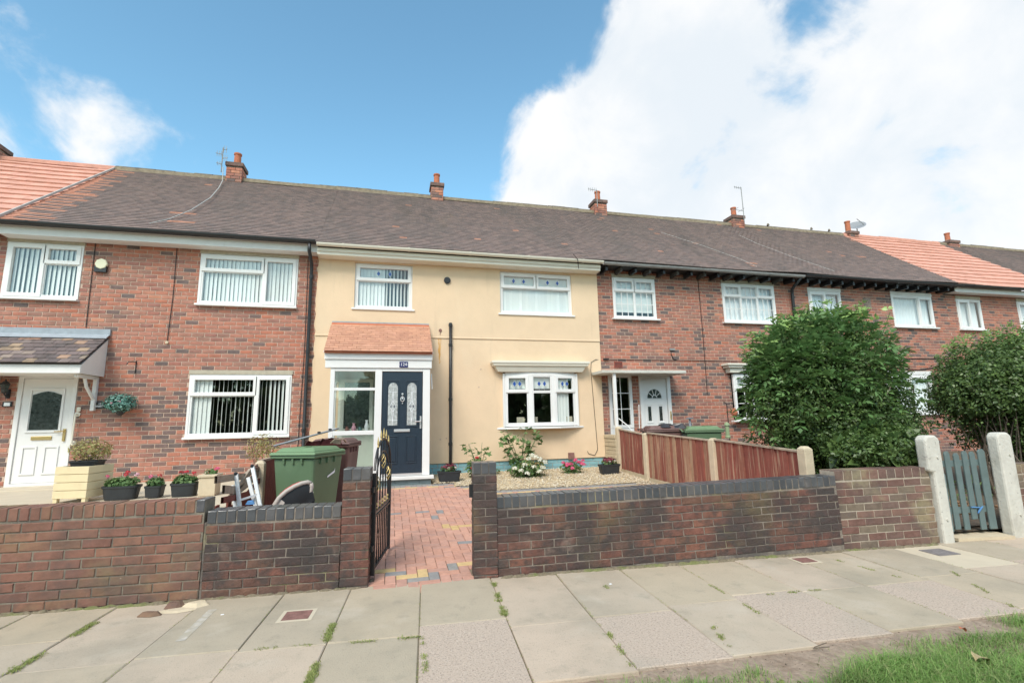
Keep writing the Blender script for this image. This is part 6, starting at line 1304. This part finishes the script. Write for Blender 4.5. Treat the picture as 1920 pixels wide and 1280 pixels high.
SH = thing('shrub', 'small yellow-green shrub in the corner behind the green bin', 'shrub', (-2.1, 10.2, GZ)); foliage(SH, (-2.2, 9.6, 1.05), (.30, .2, .28), 500, M_leafY, .05, .025, 15); b = MB()
for k in range(8): b.tube([(-2.2, 9.6, GZ), (-2.2 + r.normal(0, .12), 9.6 + r.normal(0, .1), 1.1)], .006, 4)
b.build('stems', M_bark, SH)
# pots and plants in front of 124
for (x, y, lab, sd) in ((1.13, 9.72, 'black trough of dark red flowers beside the porch', 51), (4.50, 9.70, 'black trough of dark red and white flowers by the first fence post', 61)):
    th = trough((x, y, zg(y) + .01), .46, .22, .20, M_potb, lab, False, 'black plastic flower troughs on the gravel'); foliage(th, (x, y, zg(y) + .25), (.19, .09, .06), 200, M_leafC, .05, .025, sd); foliage(th, (x, y, zg(y) + .29), (.17, .08, .07), 160, M_petalM, .05, .03, sd + 1, name='maroon_foliage'); flowers(th, [(x - .02, y - .08, zg(y) + .27), (x + .12, y - .08, zg(y) + .28)], M_petalW, .028, sd, npet=14)
def lobed(parent, pts, mat, seed, size=.10, name='leaf'):
    """maple-like lobed leaves, each its own part"""
    r_ = random.Random(seed); ts = []
    for v_ in range(5):
        b = MB(); o = []; 
        for k in range(10): t = 2 * math.pi * k / 10 + .3; rad = 1.0 if k % 2 == 0 else .52; o.append((rad * math.cos(t) * (.9 if k else 1.2), rad * math.sin(t), .12 * math.sin(t * 2 + v_)))
        b.add([(0, 0, .08)] + o, [(0, 1 + k, 1 + (k + 1) % 10) for k in range(10)], (v_ + .5) / 5); ts.append(b.mesh(name, mat))
    for p in pts:
        o = bpy.data.objects.new(name, r_.choice(ts)); C.objects.link(o); o.parent = parent; o.location = Vector(p) - WO[parent.name]; s_ = size * r_.uniform(.6, 1.15); o.scale = (s_, s_, s_); o.rotation_euler = (r_.uniform(-.3, 1.1), r_.uniform(-.6, .6), r_.uniform(0, 6.28))
def tallplant(loc, h, spread, nst, nleaf, label, seed, size):
    th = thing('leafy_plant', label, 'plant', loc); r_ = random.Random(seed); b = MB(); pts = []
    for k in range(nst):
        dx, dy = r_.uniform(-spread, spread), r_.uniform(-spread * .35, spread * .2); hh = h * r_.uniform(.7, 1); pth = [Vector(loc), Vector(loc) + Vector((dx * .4, dy * .4, hh * .5)), Vector(loc) + Vector((dx, dy, hh))]; b.tube(pth, [.010, .007, .003], 4)
        for i in range(nleaf // nst): t = r_.uniform(.2, 1); p = pth[0].lerp(pth[2], t); a_ = r_.uniform(0, 6.28); q_ = p + Vector((math.cos(a_) * .12, math.sin(a_) * .10 - .03, r_.uniform(-.02, .06))); b.tube([p, q_], .0022, 3); pts.append(q_)
    b.build('stems', M_leafC, th); lobed(th, pts, M_leafC, seed, size); return th
tallplant((2.72, 10.22, zg(10.2)), 1.02, .48, 9, 130, 'tall maple-leaved plant growing under the bow window', 5, .085)
t2 = tallplant((1.78, 10.0, zg(10)), .74, .26, 5, 36, 'thin leafy plant with a red flower behind the right gate pillar', 6, .075); foliage(t2, (1.66, 9.95, zg(10) + .20), (.17, .12, .20), 260, M_leafC, .07, .04, 71); flowers(t2, [(1.70, 9.8, .72), (1.60, 9.8, .52)], M_petalR, .045, 9)
for k, (dx, h_) in enumerate(((.35, .17),)): foliage(t2, (1.78 + dx, 10.3, zg(10.3) + .08), (.16, .08, .09), 160, M_leafC, .07, .02, 76)
HY = thing('hydrangea', 'white flowering hydrangea at the foot of the tall leafy plant', 'plant', (2.75, 9.75, zg(9.75))); foliage(HY, (2.75, 9.8, zg(9.8) + .17), (.40, .22, .19), 520, M_leafC, .085, .05, 81); foliage(HY, (2.85, 9.75, zg(9.8) + .25), (.30, .18, .12), 160, M_leafY, .06, .04, 82)
flowers(HY, [(2.42, 9.6, .50), (2.55, 9.6, .46), (2.62, 9.58, .56), (2.72, 9.60, .68), (2.80, 9.66, .74), (2.95, 9.6, .66), (3.06, 9.62, .60), (2.80, 9.55, .52), (2.66, 9.55, .40), (3.0, 9.58, .50), (2.88, 9.62, .70), (2.9, 9.5, .43)], M_petalW, .062, 83, npet=44, ps=.42)
PH = thing('geranium_bush', 'bright pink geranium clump on the gravel under the meter vent', 'plant', (3.78, 10.0, zg(10))); foliage(PH, (3.78, 10.0, zg(10) + .12), (.26, .18, .14), 420, M_leafC, .055, .045, 91)
flowers(PH, [(3.56 + .055 * k + random.uniform(-.02, .02), 9.86 + random.uniform(-.04, .04), .55 + random.uniform(-.05, .06)) for k in range(9)] + [(3.72, 9.8, .44), (3.99, 9.82, .50), (3.60, 9.84, .49)], M_petalP, .046, 93, npet=30)
P3 = thing('hydrangea', 'pale and bright pink hydrangea beyond the red fence, under the bush', 'plant', (8.3, 8.4, .3)); foliage(P3, (8.35, 8.4, .85), (.45, .3, .35), 700, M_leafC, .08, .045, 95); flowers(P3, [(8.12, 8.0, 1.12), (8.16, 8.05, 1.24), (8.28, 8.05, 1.18)], M_petalP, .07, 96); flowers(P3, [(8.36, 8.05, 1.05), (8.14, 8.1, 1.35), (8.5, 8.0, .95), (8.35, 8.1, 1.42)], M_petalL, .05, 97)

# ------------------------------------------------------------------ grass, weeds, debris
def blades(name, mat, P, h, lean, wid, r, parent=None, **kw):
    n = len(P); a = r.uniform(0, 6.283, n); d = np.stack([np.cos(a), np.sin(a), np.zeros(n)], 1); s = np.stack([-np.sin(a), np.cos(a), np.zeros(n)], 1); h = h[:, None]; ln = (lean * r.uniform(.3, 1.6, n))[:, None]; w_ = wid * r.uniform(.7, 1.3, n)[:, None]; Z = np.array([0, 0, 1.])
    b0 = P; b1 = P + Z * h * .55 + d * h * ln * .35; b2 = P + Z * h * (1 - .35 * np.clip(ln, 0, 1.6)) + d * h * ln
    v = np.stack([b0 - s * w_, b0 + s * w_, b1 + s * w_ * .8, b1 - s * w_ * .8, b2 + s * w_ * .15, b2 - s * w_ * .15], 1); i = (np.arange(n) * 6)[:, None]; f = np.concatenate([i + np.array([0, 1, 2, 3]), i + np.array([3, 2, 4, 5])], 1).reshape(-1, 4)
    q = Raw(); q.add(v.reshape(-1, 3), f, np.repeat(r.random(n), 2)); return q.build(name, mat, parent, kind='stuff', **kw)
r = np.random.default_rng(77)
def nz(x, y): return .5 + .25 * np.sin(x * 2.3 + 1.3 * np.sin(y * 3.1)) + .25 * np.sin(y * 5.7 + x * 3.9 + 2)
n = 110000; x = r.uniform(.6, 6.8, n); y = r.uniform(1.55, 2.74, n); c_ = nz(x, y); edge = 2.52 + .055 * np.sin(x * 2.1) + .04 * np.sin(x * 7.3) + .02 * (x - 2)
k = (r.random(n) < np.clip((edge - y) / .06, 0, 1) * (.45 + .55 * c_)) ; x, y, c_ = x[k], y[k], c_[k]
clump = np.exp(-(((x - 2.47) / .16) ** 2 + ((y - 2.42) / .12) ** 2)); hgt = (.045 + .04 * c_ + .05 * clump) * r.uniform(.6, 1.4, len(x))
blades('verge_grass', M_grass, np.stack([x, y, np.full(len(x), -.028)], 1), hgt, .95, .0017, r, label='rough green verge grass along the bottom right corner', cat='grass')
tuft = []
for (cx_, cy_, sx_, sy_, nn_) in ((4.28, 2.66, .09, .06, 700), (1.30, 2.62, .10, .05, 300), (1.55, 2.58, .1, .05, 300), (3.3, 2.60, .12, .05, 260), (2.05, 2.60, .05, .03, 90), (1.0, 2.60, .1, .06, 300), (1.75, 2.55, .2, .05, 400)): tuft.append(np.stack([r.normal(cx_, sx_, nn_), r.normal(cy_, sy_, nn_), np.full(nn_, -.028)], 1))
P = np.concatenate(tuft); blades('grass_tuft', M_grass, P, r.uniform(.03, .075, len(P)), .8, .0016, r, label='scattered grass tufts on the bare soil strip by the kerb slabs', cat='grass')
n = 260; x = r.uniform(1, 6, n); y = r.uniform(1.9, 2.5, n); P = np.repeat(np.stack([x, y, np.full(n, -.01)], 1), 4, 0); P += r.normal(0, .018, P.shape) * np.array([1, 1, .3]); leafmesh('clover', M_weed, P, r.normal(0, .3, P.shape) + np.array([0, 0, 1]), .03, .022, r.random(len(P)), r, None, label='clover and broad leaved weeds among the verge grass', cat='weeds')
for i, (x, y) in enumerate(((1.62, 2.36), (1.52, 2.30), (1.72, 2.28), (1.95, 2.25))):
    b = MB(); b.tube([(x, y, -.03), (x + .004, y, .045)], .0015, 4); f_ = b.build('clover_flower', M_weed, None); tag(f_, ('white clover flower in the verge grass, second from the left', 'leftmost white clover flower in the verge grass', 'white clover flower in the verge grass, third from the left', 'rightmost white clover flower in the verge grass, lowest in the photo')[i], 'flower', 'white clover flowers in the verge'); flowers(f_, [(x + .004, y, .05)], M_petalW, .010, i, npet=22, ps=.6)
def dl(x, y, s, lab, m_=M_leafdead, seed=1):
    r_ = random.Random(seed); b = MB(); n_ = 9; v = []
    for i in range(n_):
        t = i / (n_ - 1); wd = s * .42 * math.sin(math.pi * min(1, t * .95 + .03)) ** .7
        for j in (-1, 0, 1): v.append((x + (t - .5) * s, y + j * wd + r_.uniform(-.1, .1) * s * .15, .03 + .012 * math.sin(t * 5) + abs(j) * s * .16 + r_.uniform(-.004, .004)))
    b.add(v, [(i * 3 + j, i * 3 + j + 1, i * 3 + j + 4, i * 3 + j + 3) for i in range(n_ - 1) for j in (0, 1)], r_.random()); tag(b.build('fallen_leaf', m_, None), lab, 'leaf')
dl(3.32, 2.30, .10, 'large curled tan dead leaf lying in the verge grass at the lower right', material('tan_leaf', (.36, .29, .16), .85, (30, .3)), 4); dl(3.66, 2.62, .045, 'small orange-brown leaf on the soil strip', M_pot, 5); 
n = 420; P = np.stack([r.uniform(.9, 6, n), r.uniform(2.46, 2.82, n), np.full(n, -.02)], 1); stones('soil_crumb', n, lambda q, m_: P, .0042, M_earth, None, 4, label='dark soil crumbs and grit along the slab edge', cat='grit')
b = MB()
for (x0_, y0_, x1_, y1_) in ((1.15, 2.70, 1.0, 2.66), (2.58, 2.74, 2.66, 2.69), (2.6, 2.75, 2.69, 2.74), (1.9, 2.35, 2.02, 2.5)): b.tube([(x0_, y0_, .0), (x1_, y1_, .02)], .003, 4)
tag(b.build('twigs', M_bark, None), 'few thin dry twigs lying on the soil by the slab edge', 'twigs')
# weeds in the slab joints
PW = []; HW = []
def weedline(x0_, y0_, x1_, y1_, dens_, amp=.012, hh=.018):
    L_ = math.hypot(x1_ - x0_, y1_ - y0_); m_ = int(dens_ * L_); t = r.random(m_); ok = (.5 + .5 * np.sin(t * 13 + x0_ * 9) + .3 * np.sin(t * 37 + y0_)) > .55; t = t[ok]; m_ = len(t)
    PW.append(np.stack([x0_ + (x1_ - x0_) * t + r.normal(0, amp, m_), y0_ + (y1_ - y0_) * t + r.normal(0, amp, m_), np.zeros(m_) + .0], 1)); HW.append(r.uniform(.3, 1.1, m_) * hh * .62)
for s0 in cols:
    c0, c1 = O0 + E1 * s0 + E2 * .12, O0 + E1 * s0 + E2 * -1.85; weedline(c0.x, c0.y, c1.x, c1.y, 90, .007, .012)
weedline(-2.12, 4.62, -2.2, 3.6, 1500, .014, .03); weedline(-.36, 4.3, -.42, 3.1, 2000, .013, .034); weedline(-.38, 3.68, .24, 3.62, 900, .010, .02); weedline(.93, 4.55, .86, 3.8, 1500, .013, .035); weedline(-.95, 3.75, -.38, 3.7, 700, .01, .02); weedline(-2.75, 3.95, -2.2, 3.9, 400, .01, .02)
weedline(.24, 3.6, .22, 2.7, 700, .01, .02); weedline(1.46, 3.3, 1.4, 2.85, 900, .012, .03); weedline(2.2, 3.2, 2.1, 2.9, 700, .01, .03); weedline(3.0, 3.6, 3.5, 3.56, 700, .01, .02); weedline(2.72, 4.0, 2.65, 3.1, 500, .01, .02); weedline(1.85, 4.2, 1.84, 4.1, 900, .01, .03); weedline(4.35, 4.2, 4.4, 3.6, 500, .01, .02); weedline(5.0, 3.6, 4.5, 2.85, 500, .01, .02)
PW, HW = np.concatenate(PW), np.concatenate(HW); blades('joint_weeds', M_weed, PW, HW, 1.0, .0022, r, label='moss and grass sprouting from the pavement joints', cat='weeds')
for i, (x, y) in enumerate(((-1.24, 4.45), (1.9, 4.2))):
    b = MB(); b.prism([(x, y, .001), (x + .022, y + .006, .001), (x + .018, y + .02, .001), (x - .004, y + .015, .001)], (0, 0, .004)); tag(b.build('litter_scrap', M_net, None), ('tiny white scrap on the pavement by the left wall joint', 'tiny white scrap on the pavement below the long wall')[i], 'litter')
# loose leftovers of helper checks
print('objects', len(bpy.data.objects))
